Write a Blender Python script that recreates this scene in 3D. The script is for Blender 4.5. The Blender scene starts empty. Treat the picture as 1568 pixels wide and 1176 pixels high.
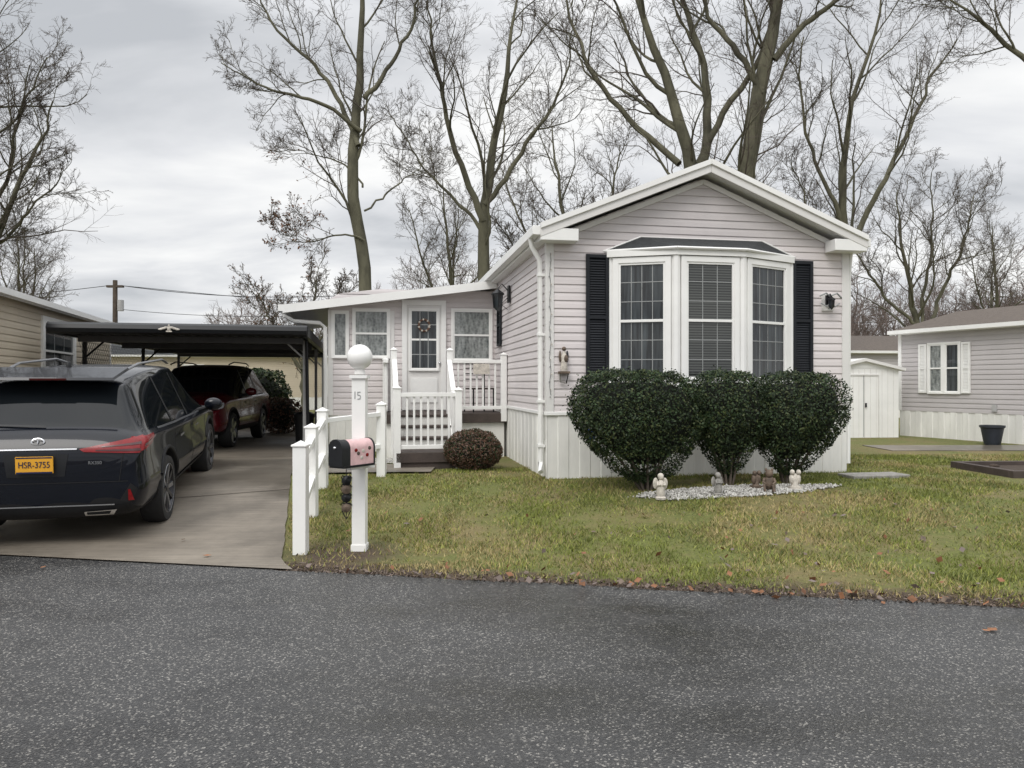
import bpy, bmesh, math, random
import numpy as np
from mathutils import Vector, Matrix, noise
from mathutils.bvhtree import BVHTree
random.seed(4)
rad=math.radians
scene=bpy.context.scene
coll=scene.collection

# ------------------------------------------------------------ materials
def nodes_of(name):
    m=bpy.data.materials.new(name); m.use_nodes=True
    nt=m.node_tree; return m,nt,nt.nodes,nt.links,nt.nodes['Principled BSDF']
def mat(name,col,rough=.6,var=.18,scale=3.,bump=0.,bscale=60.,metal=0.,spec=.5,coat=0.,stretch=(1,1,1)):
    m,nt,N,L,P=nodes_of(name)
    tc=N.new('ShaderNodeTexCoord'); mp=N.new('ShaderNodeMapping'); mp.inputs['Scale'].default_value=stretch
    L.new(tc.outputs['Object'],mp.inputs[0])
    nz=N.new('ShaderNodeTexNoise'); nz.inputs['Scale'].default_value=scale; nz.inputs['Detail'].default_value=5
    nz.inputs['Roughness'].default_value=.65
    L.new(mp.outputs[0],nz.inputs['Vector'])
    r=N.new('ShaderNodeValToRGB')
    r.color_ramp.elements[0].position=.3; r.color_ramp.elements[1].position=.72
    r.color_ramp.elements[0].color=(*[c*(1-var) for c in col],1)
    r.color_ramp.elements[1].color=(*[min(1,c*(1+var)) for c in col],1)
    L.new(nz.outputs['Fac'],r.inputs[0]); L.new(r.outputs[0],P.inputs['Base Color'])
    P.inputs['Roughness'].default_value=rough; P.inputs['Metallic'].default_value=metal
    P.inputs['Specular IOR Level'].default_value=spec; P.inputs['Coat Weight'].default_value=coat
    P.inputs['Coat Roughness'].default_value=.03
    if bump:
        n2=N.new('ShaderNodeTexNoise'); n2.inputs['Scale'].default_value=bscale; n2.inputs['Detail'].default_value=4
        L.new(mp.outputs[0],n2.inputs['Vector'])
        b=N.new('ShaderNodeBump'); b.inputs['Strength'].default_value=bump; b.inputs['Distance'].default_value=.01
        L.new(n2.outputs['Fac'],b.inputs['Height']); L.new(b.outputs[0],P.inputs['Normal'])
    return m

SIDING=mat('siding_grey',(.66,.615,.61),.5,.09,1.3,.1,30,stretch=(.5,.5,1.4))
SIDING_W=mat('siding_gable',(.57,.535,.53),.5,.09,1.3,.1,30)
SIDING_B=mat('siding_beige',(.55,.48,.37),.5,.06,1.3)
SIDING_G=mat('siding_neighbour',(.50,.475,.475),.5,.06,1.3)
WHITE=mat('white_vinyl',(.84,.84,.82),.4,.05,2)
WHITED=mat('white_skirt',(.76,.755,.72),.5,.14,2.5,stretch=(1,1,.3))
TRIM=mat('trim_offwhite',(.72,.71,.69),.45,.05,2)
MUN=mat('muntin_dimmed_grey',(.30,.31,.31),.5,.05,2)  # white muntins coloured grey for dimming behind glass; plain grey on other parts
BLACK=mat('black_paint',(.012,.013,.015),.4,.2,4,spec=.3)
SHUT=mat('shutter_black',(.012,.014,.018),.5,.2,4,spec=.3)
SHING=mat('shingle_dark',(.035,.038,.04),.9,.35,18,.6,60)
SHINGB=mat('shingle_brown',(.11,.09,.075),.9,.3,14,.6,60)
DECK=mat('deck_brown',(.06,.045,.038),.7,.3,6,.3,40)
DARK=mat('dark_void',(.008,.008,.009),.9,.1)
RUB=mat('rubber',(.014,.014,.015),.75,.2,20,.2,80)
CHROME=mat('chrome',(.65,.66,.68),.2,.03,3,metal=1)
ALLOY=mat('alloy',(.33,.34,.36),.3,.05,3,metal=.9)
ALLOYD=mat('alloy_dark',(.05,.05,.055),.35,.05,3,metal=.9)
PLASTIC=mat('plastic_dark',(.011,.011,.012),.6,.15,12,.1,100,spec=.25)
REDL=mat('red_lens',(.20,.004,.006),.2,.25,20,coat=.3,spec=.3)
REDD=mat('dark_red_lens',(.05,.002,.003),.15,.2,20,coat=.4)
LENS=mat('clear_lens',(.5,.52,.55),.1,.3,25,coat=1)
PLATE=mat('plate_gold',(.74,.37,.03),.4,.05,4)
NAVY=mat('navy',(.01,.015,.06),.4,.05,4)
CARGLASS=mat('car_glass',(.008,.010,.012),.04,.1,1,spec=.32)
LEXP=mat('paint_blueblack',(.003,.0045,.009),.25,.1,2,coat=.5,spec=.15)
HONP=mat('paint_maroon',(.075,.005,.009),.25,.1,2,coat=.5,spec=.2)
STONEW=mat('white_stone',(.50,.49,.46),.85,.45,9,.2,60)
CONCR=mat('statue_concrete',(.26,.25,.23),.85,.35,20,.4,80)
STATW=mat('statue_white',(.55,.51,.45),.7,.35,22,.3,80)
STATB=mat('statue_brown',(.13,.095,.07),.7,.5,16,.3,80)
PINK=mat('mailbox_pink',(.66,.44,.44),.45,.2,14)
GLOBE=mat('globe_white',(.85,.85,.83),.25,.04,3)
STEEL=mat('carport_underside',(.065,.065,.068),.5,.2,4)
STEELW=mat('carport_post',(.42,.42,.42),.45,.15,4)
SOIL=mat('soil',(.05,.035,.025),.95,.4,12,.7,50)
POT=mat('pot_dark',(.02,.025,.035),.5,.2,5)
WOOD=mat('pole_wood',(.09,.07,.055),.9,.3,6)
BLUE=mat('sign_blue',(.03,.09,.4),.4,.1)
BARK=mat('bark',(.105,.100,.066),.95,.55,2.2,.8,14,stretch=(1,1,.35))
TWIG=mat('twig',(.090,.073,.058),.95,.3,3)
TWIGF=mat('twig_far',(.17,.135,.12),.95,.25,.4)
DEADLEAF=mat('dead_leaf',(.21,.095,.045),.8,.5,6)
LEAF1=mat('hedge_leaf',(.028,.050,.018),.6,.5,5,spec=.3)
LEAF2=mat('hedge_leaf_dark',(.010,.020,.008),.6,.4,5,spec=.3)
LEAF3=mat('hedge_leaf_tip',(.065,.080,.028),.55,.4,5,spec=.3)
LEAFR=mat('bush_leaf_red',(.12,.060,.035),.6,.5,7)
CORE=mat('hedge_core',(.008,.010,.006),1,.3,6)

def glass(name,kind):
    m,nt,N,L,P=nodes_of(name)
    tc=N.new('ShaderNodeTexCoord')
    P.inputs['Roughness'].default_value=.05
    P.inputs['Specular IOR Level'].default_value=.6
    r=N.new('ShaderNodeValToRGB')
    if kind=='lace':
        mp=N.new('ShaderNodeMapping'); mp.inputs['Scale'].default_value=(9,9,2.2); L.new(tc.outputs['Object'],mp.inputs[0])
        nz=N.new('ShaderNodeTexNoise'); nz.inputs['Scale'].default_value=2; nz.inputs['Detail'].default_value=5
        L.new(mp.outputs[0],nz.inputs[0])
        nz2=N.new('ShaderNodeTexVoronoi'); nz2.inputs['Scale'].default_value=22; L.new(tc.outputs['Object'],nz2.inputs['Vector'])
        mx=N.new('ShaderNodeMath'); mx.operation='MULTIPLY_ADD'; mx.inputs[1].default_value=.25
        L.new(nz2.outputs['Distance'],mx.inputs[0]); L.new(nz.outputs['Fac'],mx.inputs[2])
        L.new(mx.outputs[0],r.inputs[0])
        r.color_ramp.elements[0].position=.36; r.color_ramp.elements[0].color=(.06,.07,.07,1)
        r.color_ramp.elements[1].position=.85; r.color_ramp.elements[1].color=(.34,.36,.35,1)
    elif kind=='blind':
        w=N.new('ShaderNodeTexWave'); w.bands_direction='Z'; w.inputs['Scale'].default_value=9
        L.new(tc.outputs['Object'],w.inputs[0]); L.new(w.outputs['Fac'],r.inputs[0])
        r.color_ramp.elements[0].color=(.015,.017,.017,1); r.color_ramp.elements[1].color=(.09,.095,.09,1)
    else:
        mp=N.new('ShaderNodeMapping'); mp.inputs['Scale'].default_value=(14,14,1.0); L.new(tc.outputs['Object'],mp.inputs[0])
        nz=N.new('ShaderNodeTexNoise'); nz.inputs['Scale'].default_value=1.3; nz.inputs['Detail'].default_value=3
        L.new(mp.outputs[0],nz.inputs[0]); L.new(nz.outputs['Fac'],r.inputs[0])
        r.color_ramp.elements[0].position=.35; r.color_ramp.elements[0].color=(.010,.012,.014,1)
        r.color_ramp.elements[1].position=.75; r.color_ramp.elements[1].color=(.065,.078,.085,1)
    L.new(r.outputs[0],P.inputs['Base Color'])
    return m
G_LACE=glass('window_lace','lace'); G_BLIND=glass('window_blind','blind'); G_DARK=glass('window_dark','dark')

# ------------------------------------------------------------ terrain
def edge(x): return 6.15-.19*(x+1.93)
def gz(x,y):
    t=(y-edge(x)-.7)/3.6; t=max(0,min(1,t)); return .28*(t*t*(3-2*t))
def gz_np(x,y):
    t=np.clip((y-(6.15-.19*(x+1.93))-.7)/3.6,0,1); return .28*(t*t*(3-2*t))

# ------------------------------------------------------------ builder
def T(x,y,z=0): return Matrix.Translation((x,y,z))
def RZ(a): return Matrix.Rotation(a,4,'Z')
def RX(a): return Matrix.Rotation(a,4,'X')
def RY(a): return Matrix.Rotation(a,4,'Y')
class B:
    def __init__(s,M=None): s.v=[];s.f=[];s.mi=[];s.mats=[];s.M=M or Matrix()
    def add(s,vs,fs,m,M=None):
        MM=s.M@M if M is not None else s.M
        if m not in s.mats: s.mats.append(m)
        k=s.mats.index(m); o=len(s.v)
        s.v+= [tuple(MM@Vector(v)) for v in vs]
        for f in fs: s.f.append([i+o for i in f]); s.mi.append(k)
    def box(s,x0,x1,y0,y1,z0,z1,m,M=None):
        vs=[(x0,y0,z0),(x1,y0,z0),(x1,y1,z0),(x0,y1,z0),(x0,y0,z1),(x1,y0,z1),(x1,y1,z1),(x0,y1,z1)]
        s.add(vs,[(0,3,2,1),(4,5,6,7),(0,1,5,4),(1,2,6,5),(2,3,7,6),(3,0,4,7)],m,M)
    def quad(s,a,b,c,d,m,M=None): s.add([a,b,c,d],[(0,1,2,3)],m,M)
    def tube(s,pts,rs,m,n=8,M=None,cap=True):
        pts=[Vector(p) for p in pts]
        if not hasattr(rs,'__len__'): rs=[rs]*len(pts)
        vs=[];fs=[]
        for i,p in enumerate(pts):
            t=(pts[min(i+1,len(pts)-1)]-pts[max(i-1,0)]).normalized()
            ref=Vector((0,0,1)) if abs(t.z)<.9 else Vector((1,0,0))
            a=t.cross(ref).normalized(); b=t.cross(a)
            for j in range(n):
                th=2*math.pi*j/n; vs.append(p+rs[i]*(math.cos(th)*a+math.sin(th)*b))
        for i in range(len(pts)-1):
            for j in range(n):
                fs.append((i*n+j,i*n+(j+1)%n,(i+1)*n+(j+1)%n,(i+1)*n+j))
        if cap: fs.append(list(range(n))[::-1]); fs.append([(len(pts)-1)*n+j for j in range(n)])
        s.add(vs,fs,m,M)
    def lathe(s,prof,m,n=16,M=None):
        vs=[];fs=[]
        for r,z in prof:
            for j in range(n):
                th=2*math.pi*j/n; vs.append((r*math.cos(th),r*math.sin(th),z))
        for i in range(len(prof)-1):
            for j in range(n): fs.append((i*n+j,i*n+(j+1)%n,(i+1)*n+(j+1)%n,(i+1)*n+j))
        s.add(vs,fs,m,M)
    def sph(s,c,r,m,n=14,k=9,M=None):
        if not hasattr(r,'__len__'): r=(r,r,r)
        vs=[];fs=[]
        for i in range(k+1):
            ph=math.pi*i/k
            for j in range(n):
                th=2*math.pi*j/n
                vs.append((c[0]+r[0]*math.sin(ph)*math.cos(th),c[1]+r[1]*math.sin(ph)*math.sin(th),c[2]+r[2]*math.cos(ph)))
        for i in range(k):
            for j in range(n): fs.append((i*n+j,(i+1)*n+j,(i+1)*n+(j+1)%n,i*n+(j+1)%n))
        s.add(vs,fs,m,M)
    def obj(s,name,parent=None,bevel=0,smooth=True):
        me=bpy.data.meshes.new(name); me.from_pydata(s.v,[],s.f)
        for m in s.mats: me.materials.append(m)
        me.polygons.foreach_set('material_index',s.mi)
        me.update()
        if smooth:
            me.polygons.foreach_set('use_smooth',[True]*len(me.polygons))
            me.set_sharp_from_angle(angle=rad(38))
        o=bpy.data.objects.new(name,me); coll.objects.link(o)
        if parent: o.parent=parent
        if bevel:
            b=o.modifiers.new('bevel','BEVEL'); b.width=bevel; b.segments=2; b.limit_method='ANGLE'; b.angle_limit=rad(50)
        return o
def empty(name,M=None):
    e=bpy.data.objects.new(name,None); coll.objects.link(e); e.empty_display_size=.3
    if M is not None: e.matrix_world=M
    return e
def fast(name,V,F,mats,mi=None,parent=None,smooth=False):
    V=np.asarray(V,dtype=np.float32); F=np.asarray(F,dtype=np.int32)
    me=bpy.data.meshes.new(name); k=F.shape[1]
    me.vertices.add(len(V)); me.vertices.foreach_set('co',V.ravel())
    me.loops.add(F.size); me.loops.foreach_set('vertex_index',F.ravel())
    me.polygons.add(len(F)); me.polygons.foreach_set('loop_start',np.arange(0,F.size,k,dtype=np.int32))
    for m in mats: me.materials.append(m)
    if mi is not None: me.polygons.foreach_set('material_index',np.asarray(mi,dtype=np.int32))
    me.update(calc_edges=True); me.validate()
    if smooth: me.polygons.foreach_set('use_smooth',[True]*len(me.polygons))
    o=bpy.data.objects.new(name,me); coll.objects.link(o)
    if parent: o.parent=parent
    return o

# ------------------------------------------------------------ ground sheet
def ground_mat():
    m,nt,N,L,P=nodes_of('lawn_ground')
    tc=N.new('ShaderNodeTexCoord'); o=tc.outputs['Object']
    def nz(s,d=5,r=.6):
        n=N.new('ShaderNodeTexNoise'); n.inputs['Scale'].default_value=s; n.inputs['Detail'].default_value=d; n.inputs['Roughness'].default_value=r
        L.new(o,n.inputs['Vector']); return n.outputs['Fac']
    def ramp(a,stops):
        r=N.new('ShaderNodeValToRGB'); e=r.color_ramp.elements
        while len(e)<len(stops): e.new(.5)
        for i,(p,c) in enumerate(stops): e[i].position=p; e[i].color=(*c,1)
        L.new(a,r.inputs[0]); return r.outputs[0]
    def mix(f,a,b):
        x=N.new('ShaderNodeMix'); x.data_type='RGBA'; L.new(f,x.inputs[0]); L.new(a,x.inputs[6]); L.new(b,x.inputs[7]); return x.outputs[2]
    green=ramp(nz(30),[(.3,(.080,.092,.022)),(.7,(.165,.175,.045))])
    yel=ramp(nz(45),[(.3,(.13,.10,.045)),(.7,(.24,.19,.085))])
    g=mix(ramp(nz(.9,6,.7),[(.44,(0,0,0)),(.62,(.9,.9,.9))]),green,yel)
    dirt=ramp(nz(22,8,.7),[(.3,(.035,.024,.016)),(.7,(.11,.075,.048))])
    dp=N.new('ShaderNodeVectorMath'); dp.operation='DOT_PRODUCT'; dp.inputs[1].default_value=(.19,1,0); L.new(o,dp.inputs[0])
    ad=N.new('ShaderNodeMath'); ad.operation='MULTIPLY_ADD'; ad.inputs[1].default_value=-1.3
    L.new(nz(1.8,7,.72),ad.inputs[0]); L.new(dp.outputs['Value'],ad.inputs[2])
    mr=N.new('ShaderNodeMapRange'); mr.inputs[1].default_value=5.783-.65+.20; mr.inputs[2].default_value=5.783-.65+.50
    mr.inputs[3].default_value=1; mr.inputs[4].default_value=0; L.new(ad.outputs[0],mr.inputs[0])
    ds=N.new('ShaderNodeVectorMath'); ds.operation='DISTANCE'; ds.inputs[1].default_value=(-1.55,6.75,0); L.new(o,ds.inputs[0])
    m2=N.new('ShaderNodeMapRange'); m2.inputs[1].default_value=.25; m2.inputs[2].default_value=.7; m2.inputs[3].default_value=1; m2.inputs[4].default_value=0
    L.new(ds.outputs['Value'],m2.inputs[0])
    mm=N.new('ShaderNodeMath'); mm.operation='MAXIMUM'; L.new(mr.outputs[0],mm.inputs[0]); L.new(m2.outputs[0],mm.inputs[1])
    c=mix(mm.outputs[0],g,dirt)
    L.new(c,P.inputs['Base Color']); P.inputs['Roughness'].default_value=.95
    b=N.new('ShaderNodeBump'); b.inputs['Strength'].default_value=.7; b.inputs['Distance'].default_value=.03
    L.new(nz(60,4),b.inputs['Height']); L.new(b.outputs[0],P.inputs['Normal'])
    return m
GROUND=ground_mat()
xs=np.concatenate([[-400,-200,-100,-50,-25],np.arange(-14,16.01,.25),[25,50,100,200,400]])
ys=np.concatenate([[-60,-20,-5,0],np.arange(3,13.01,.2),[15,18,22,30,45,70,120,250,600]])
X,Y=np.meshgrid(xs,ys); Z=gz_np(X,Y)
V=np.stack([X.ravel(),Y.ravel(),Z.ravel()],1)
nx=len(xs); ny=len(ys)
I=(np.arange(ny-1)[:,None]*nx+np.arange(nx-1)[None,:]).ravel()
F=np.stack([I,I+1,I+1+nx,I+nx],1)
fast('ground',V,F,[GROUND],smooth=True)

# road
def road_mat():
    m,nt,N,L,P=nodes_of('asphalt')
    tc=N.new('ShaderNodeTexCoord'); o=tc.outputs['Object']
    v=N.new('ShaderNodeTexVoronoi'); v.inputs['Scale'].default_value=125; L.new(o,v.inputs['Vector'])
    sep=N.new('ShaderNodeSeparateColor'); L.new(v.outputs['Color'],sep.inputs[0])
    r=N.new('ShaderNodeValToRGB'); e=r.color_ramp.elements
    e[0].position=.0; e[0].color=(.026,.026,.027,1); e[1].position=.74; e[1].color=(.050,.050,.050,1)
    a=e.new(.89); a.color=(.090,.087,.083,1); a=e.new(.98); a.color=(.25,.24,.22,1)
    L.new(sep.outputs[0],r.inputs[0])
    n=N.new('ShaderNodeTexNoise'); n.inputs['Scale'].default_value=.42; n.inputs['Detail'].default_value=8; n.inputs['Roughness'].default_value=.62
    mp=N.new('ShaderNodeMapping'); mp.inputs['Rotation'].default_value=(0,0,rad(10.8)); mp.inputs['Scale'].default_value=(.8,1.5,1); L.new(o,mp.inputs[0])
    L.new(mp.outputs[0],n.inputs['Vector'])
    r2=N.new('ShaderNodeValToRGB'); r2.color_ramp.elements[0].position=.38; r2.color_ramp.elements[0].color=(.55,.55,.55,1)
    r2.color_ramp.elements[1].position=.58; r2.color_ramp.elements[1].color=(1.15,1.15,1.15,1); L.new(n.outputs['Fac'],r2.inputs[0])
    mx=N.new('ShaderNodeMix'); mx.data_type='RGBA'; mx.blend_type='MULTIPLY'; mx.inputs[0].default_value=1
    L.new(r.outputs[0],mx.inputs[6]); L.new(r2.outputs[0],mx.inputs[7]); L.new(mx.outputs[2],P.inputs['Base Color'])
    mr=N.new('ShaderNodeMapRange'); mr.inputs[1].default_value=.38; mr.inputs[2].default_value=.56; mr.inputs[3].default_value=.16; mr.inputs[4].default_value=.50
    L.new(n.outputs['Fac'],mr.inputs[0]); L.new(mr.outputs[0],P.inputs['Roughness'])
    b=N.new('ShaderNodeBump'); b.inputs['Strength'].default_value=.55; b.inputs['Distance'].default_value=.005
    L.new(v.outputs['Distance'],b.inputs['Height']); L.new(b.outputs[0],P.inputs['Normal'])
    return m
ROAD=road_mat()
xe=np.concatenate([[-200,-60,-20],np.arange(-12,12,.08),[20,60,200]])
top=[]
for x in xe:
    j=0.045*noise.noise((x*1.3,0,0))+.03*noise.noise((x*6,3,0))+.015*noise.noise((x*17,3,5)) if abs(x)<13 else 0
    if x<-1.95: j*=.2
    top.append((x,edge(x)+j,.005))
bot=[(x,edge(x)-7.5,.005) for x in xe]
n=len(xe); b=B(); b.add(bot+top,[(i,i+1,n+i+1,n+i) for i in range(n-1)],ROAD); b.obj('road')

def concrete_mat():
    m,nt,N,L,P=nodes_of('driveway_concrete')
    tc=N.new('ShaderNodeTexCoord'); o=tc.outputs['Object']
    n=N.new('ShaderNodeTexNoise'); n.inputs['Scale'].default_value=1.1; n.inputs['Detail'].default_value=8; n.inputs['Roughness'].default_value=.7; L.new(o,n.inputs['Vector'])
    r=N.new('ShaderNodeValToRGB'); r.color_ramp.elements[0].position=.32; r.color_ramp.elements[0].color=(.145,.125,.100,1)
    r.color_ramp.elements[1].position=.7; r.color_ramp.elements[1].color=(.27,.235,.19,1); L.new(n.outputs['Fac'],r.inputs[0])
    mp=N.new('ShaderNodeMapping'); mp.inputs['Scale'].default_value=(1.2,60,1); mp.inputs['Rotation'].default_value=(0,0,rad(-15)); L.new(o,mp.inputs[0])
    n2=N.new('ShaderNodeTexNoise'); n2.inputs['Scale'].default_value=1; n2.inputs['Detail'].default_value=3; L.new(mp.outputs[0],n2.inputs['Vector'])
    r2=N.new('ShaderNodeValToRGB'); r2.color_ramp.elements[0].position=.3; r2.color_ramp.elements[0].color=(.68,.68,.68,1)
    r2.color_ramp.elements[1].position=.7; r2.color_ramp.elements[1].color=(1.12,1.12,1.12,1); L.new(n2.outputs['Fac'],r2.inputs[0])
    mx=N.new('ShaderNodeMix'); mx.data_type='RGBA'; mx.blend_type='MULTIPLY'; mx.inputs[0].default_value=1
    L.new(r.outputs[0],mx.inputs[6]); L.new(r2.outputs[0],mx.inputs[7])
    n3=N.new('ShaderNodeTexNoise'); n3.inputs['Scale'].default_value=.45; n3.inputs['Detail'].default_value=4; L.new(o,n3.inputs['Vector'])
    r3=N.new('ShaderNodeValToRGB'); r3.color_ramp.elements[0].position=.40; r3.color_ramp.elements[0].color=(.62,.62,.62,1)
    r3.color_ramp.elements[1].position=.52; r3.color_ramp.elements[1].color=(1,1,1,1); L.new(n3.outputs['Fac'],r3.inputs[0])
    m3=N.new('ShaderNodeMix'); m3.data_type='RGBA'; m3.blend_type='MULTIPLY'; m3.inputs[0].default_value=1
    L.new(mx.outputs[2],m3.inputs[6]); L.new(r3.outputs[0],m3.inputs[7]); L.new(m3.outputs[2],P.inputs['Base Color'])
    mr=N.new('ShaderNodeMapRange'); mr.inputs[1].default_value=.4; mr.inputs[2].default_value=.55; mr.inputs[3].default_value=.3; mr.inputs[4].default_value=.6
    L.new(n3.outputs['Fac'],mr.inputs[0]); L.new(mr.outputs[0],P.inputs['Roughness'])
    b=N.new('ShaderNodeBump'); b.inputs['Strength'].default_value=.4; b.inputs['Distance'].default_value=.005
    L.new(n2.outputs['Fac'],b.inputs['Height']); L.new(b.outputs[0],P.inputs['Normal'])
    return m
CONC=concrete_mat()
def drive_r(y): return -1.93-.276*(y-6.15)
vs=[];fs=[]
R=90;C=16
for i in range(R+1):
    for j in range(C+1):
        s=i/R*16.5; y=6.15+s
        xr=drive_r(y)+(.018*noise.noise((y*3,0,0)) if j==0 else 0); w=4.6 if y>7.2 else 4.6+ (7.2-y)*.8
        x=xr-w*j/C
        if s<.25: x= x+ (.25-s)*.5 if j==0 else x
        yy=y if i else edge(x)-.01
        yy=max(yy,edge(x)-.01) if i<8 else yy
        vs.append((x,yy,gz(x,yy)+.018))
for i in range(R):
    for j in range(C): a=i*(C+1)+j; fs.append((a,a+C+1,a+C+2,a+1))
b=B(); b.add(vs,fs,CONC)
for yj in (9.35,12.8,16.2):
    pts=[]
    for j in range(13):
        w=4.6*j/12; pts.append((drive_r(yj)-w,yj-.27*w*.9))
    for (xa,ya),(xb,yb) in zip(pts[:-1],pts[1:]):
        b.quad((xa,ya-.010,gz(xa,ya)+.024),(xb,yb-.010,gz(xb,yb)+.024),(xb,yb+.010,gz(xb,yb)+.024),(xa,ya+.010,gz(xa,ya)+.024),SOIL)
b.obj('driveway')
b=B(); vs=[];fs=[]
for i in range(13):
    for j in range(13):
        t=i/12; x=-3.1+1.95*t; y=10.35+1.05*j/12+.12*t; vs.append((x,y,gz(x,y)+.03))
for i in range(12):
    for j in range(12): a=i*13+j; fs.append((a,a+13,a+14,a+1))
b.add(vs,fs,CONC); b.obj('walkway')
b=B(); b.box(7.2,16,14.0,15.2,.2,.295,CONC); b.obj('neighbour_pavement')

# ------------------------------------------------------------ siding helpers
def siding(b,M,L,z0,z1,m,l=None,r=None,course=.108,t=.017):
    z=z0
    while z<z1-.005:
        zt=min(z+course,z1)
        la=l(z) if l else 0; lb=l(zt) if l else 0; ra=r(z) if r else L; rb=r(zt) if r else L
        if ra-la>.02:
            if rb<lb: lb=rb=(lb+rb)/2
            zm=z+(zt-z)*.55; lm=la+(lb-la)*.55; rm=ra+(rb-ra)*.55
            b.quad((la,-t,z),(ra,-t,z),(rm,-t*.72,zm),(lm,-t*.72,zm),m,M)
            b.quad((lm,-t*.72,zm),(rm,-t*.72,zm),(rb,-.002,zt),(lb,-.002,zt),m,M)
            b.quad((la,0,z),(ra,0,z),(ra,-t,z),(la,-t,z),m,M)
        z=zt
def skirt(b,M,L,z0,z1,m,step=.1,t=.014):
    n=int(L/step)
    for i in range(n):
        xa=i*step; xb=min(L,(i+1)*step)-.012; y=-t if i%2 else -.003; yn=-t if (i+1)%2 else -.003
        b.quad((xa,y,z0),(xb,y,z0),(xb,y,z1),(xa,y,z1),m,M)
        b.quad((xb,y,z0),(xb+.012,yn,z0),(xb+.012,yn,z1),(xb,y,z1),m,M)
    b.quad((n*step,-.003,z0),(L,-.003,z0),(L,-.003,z1),(n*step,-.003,z1),m,M)
def window(b,M,x0,x1,z0,z1,cols,rows,g,fr=.055,double=True,fm=WHITE,mun=.011,d=.05):
    b.box(x0,x0+fr,-d,0,z0,z1,fm,M); b.box(x1-fr,x1,-d,0,z0,z1,fm,M)
    b.box(x0+fr,x1-fr,-d,0,z1-fr,z1,fm,M); b.box(x0+fr,x1-fr,-d-.015,0,z0,z0+fr*.9,fm,M)
    a0=x0+fr; a1=x1-fr; c0=z0+fr*.9; c1=z1-fr
    b.quad((a0,-.021,c0),(a1,-.021,c0),(a1,-.021,c1),(a0,-.021,c1),g,M)
    s=.028
    b.box(a0,a0+s,-d+.012,-.022,c0,c1,fm,M); b.box(a1-s,a1,-d+.012,-.022,c0,c1,fm,M)
    b.box(a0+s,a1-s,-d+.012,-.022,c0,c0+s,fm,M); b.box(a0+s,a1-s,-d+.012,-.022,c1-s,c1,fm,M)
    if double: zm=(c0+c1)/2; b.box(a0+s,a1-s,-d+.01,-.022,zm-.018,zm+.018,fm,M)
    mm=MUN
    for i in range(1,cols):
        x=a0+s+(a1-a0-2*s)*i/cols; b.box(x-mun/2,x+mun/2,-.026,-.0215,c0+s,c1-s,mm,M)
    for i in range(1,rows):
        z=c0+(c1-c0)*i/rows
        if double and abs(z-(c0+c1)/2)<.03: continue
        b.box(a0+s,a1-s,-.0255,-.0215,z-mun/2,z+mun/2,mm,M)
def shutter(b,M,x0,x1,z0,z1,m,t=.035):
    s=.045
    b.box(x0,x0+s,-t-.02,-.02,z0,z1,m,M); b.box(x1-s,x1,-t-.02,-.02,z0,z1,m,M)
    for z in (z0,(z0+z1)/2-s/2,z1-s): b.box(x0+s,x1-s,-t-.02,-.02,z,z+s,m,M)
    z=z0+s
    while z<z1-s:
        b.quad((x0+s,-.045,z),(x1-s,-.045,z),(x1-s,-.024,z+.034),(x0+s,-.024,z+.034),m,M)
        b.quad((x0+s,-.024,z),(x1-s,-.024,z),(x1-s,-.045,z),(x0+s,-.045,z),m,M); z+=.034

# ------------------------------------------------------------ main house
YAW=rad(10.2)
HM=T(.473,9.9,0)@RZ(YAW)
house=empty('mobile_home',HM)
W=4.43; DEP=12.; GZ=.27
ID=Matrix()
ML=T(0,DEP)@RZ(rad(-90)); MR=T(W,0)@RZ(rad(90))
Zs=1.165; ze=3.616; zp=4.57; ov=.14; slope=(zp-ze)/(W/2+ov); th=.16
zw=ze-th+slope*ov
b=B()
b.box(.01,W-.01,.01,DEP,GZ-.1,zw-.02,TRIM)
b.add([(.01,.01,zw-.02),(W-.01,.01,zw-.02),(W/2,.01,zw+slope*W/2-.03),(.01,DEP,zw-.02),(W-.01,DEP,zw-.02),(W/2,DEP,zw+slope*W/2-.03)],[(0,1,2),(3,5,4),(0,2,5,3),(1,4,5,2)],TRIM)
b.obj('wall_core',house)
b=B()
siding(b,ID,W,Zs,zw,SIDING); 
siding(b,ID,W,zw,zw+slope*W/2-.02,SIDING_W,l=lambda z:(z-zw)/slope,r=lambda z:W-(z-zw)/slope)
siding(b,ML,DEP,Zs,zw,SIDING); siding(b,MR,DEP,Zs,zw,SIDING)
b.obj('siding',house,smooth=False)
b=B()
skirt(b,ID,W,GZ-.15,Zs,WHITED,.15); skirt(b,ML,DEP,GZ-.15,Zs,WHITED,.15); skirt(b,MR,DEP,GZ-.15,Zs,WHITED,.15)
b.obj('skirting',house,smooth=False)
b=B()
for x in (0,W):
    s=1 if x==0 else -1
    b.box(min(x,x+s*.085)-(.024 if s>0 else 0),max(x,x+s*.085)+(.024 if s<0 else 0),-.028,.07,Zs,zw-.0,TRIM)
b.box(-.03,W+.03,-.032,.05,Zs-.035,Zs+.012,WHITE); b.box(-.032,.05,.052,DEP,Zs-.035,Zs+.012,WHITE)
b.obj('corner_trim',house,bevel=.004)
b=B()
def slab(x0,z0,x1,z1,y0,y1,t,mt,mb,b):
    vs=[(x0,y0,z0),(x1,y0,z1),(x1,y1,z1),(x0,y1,z0),(x0,y0,z0-t),(x1,y0,z1-t),(x1,y1,z1-t),(x0,y1,z0-t)]
    b.add(vs,[(0,1,2,3)],mt); b.add(vs,[(7,6,5,4),(0,4,5,1),(1,5,6,2),(2,6,7,3),(3,7,4,0)],mb)
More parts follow.
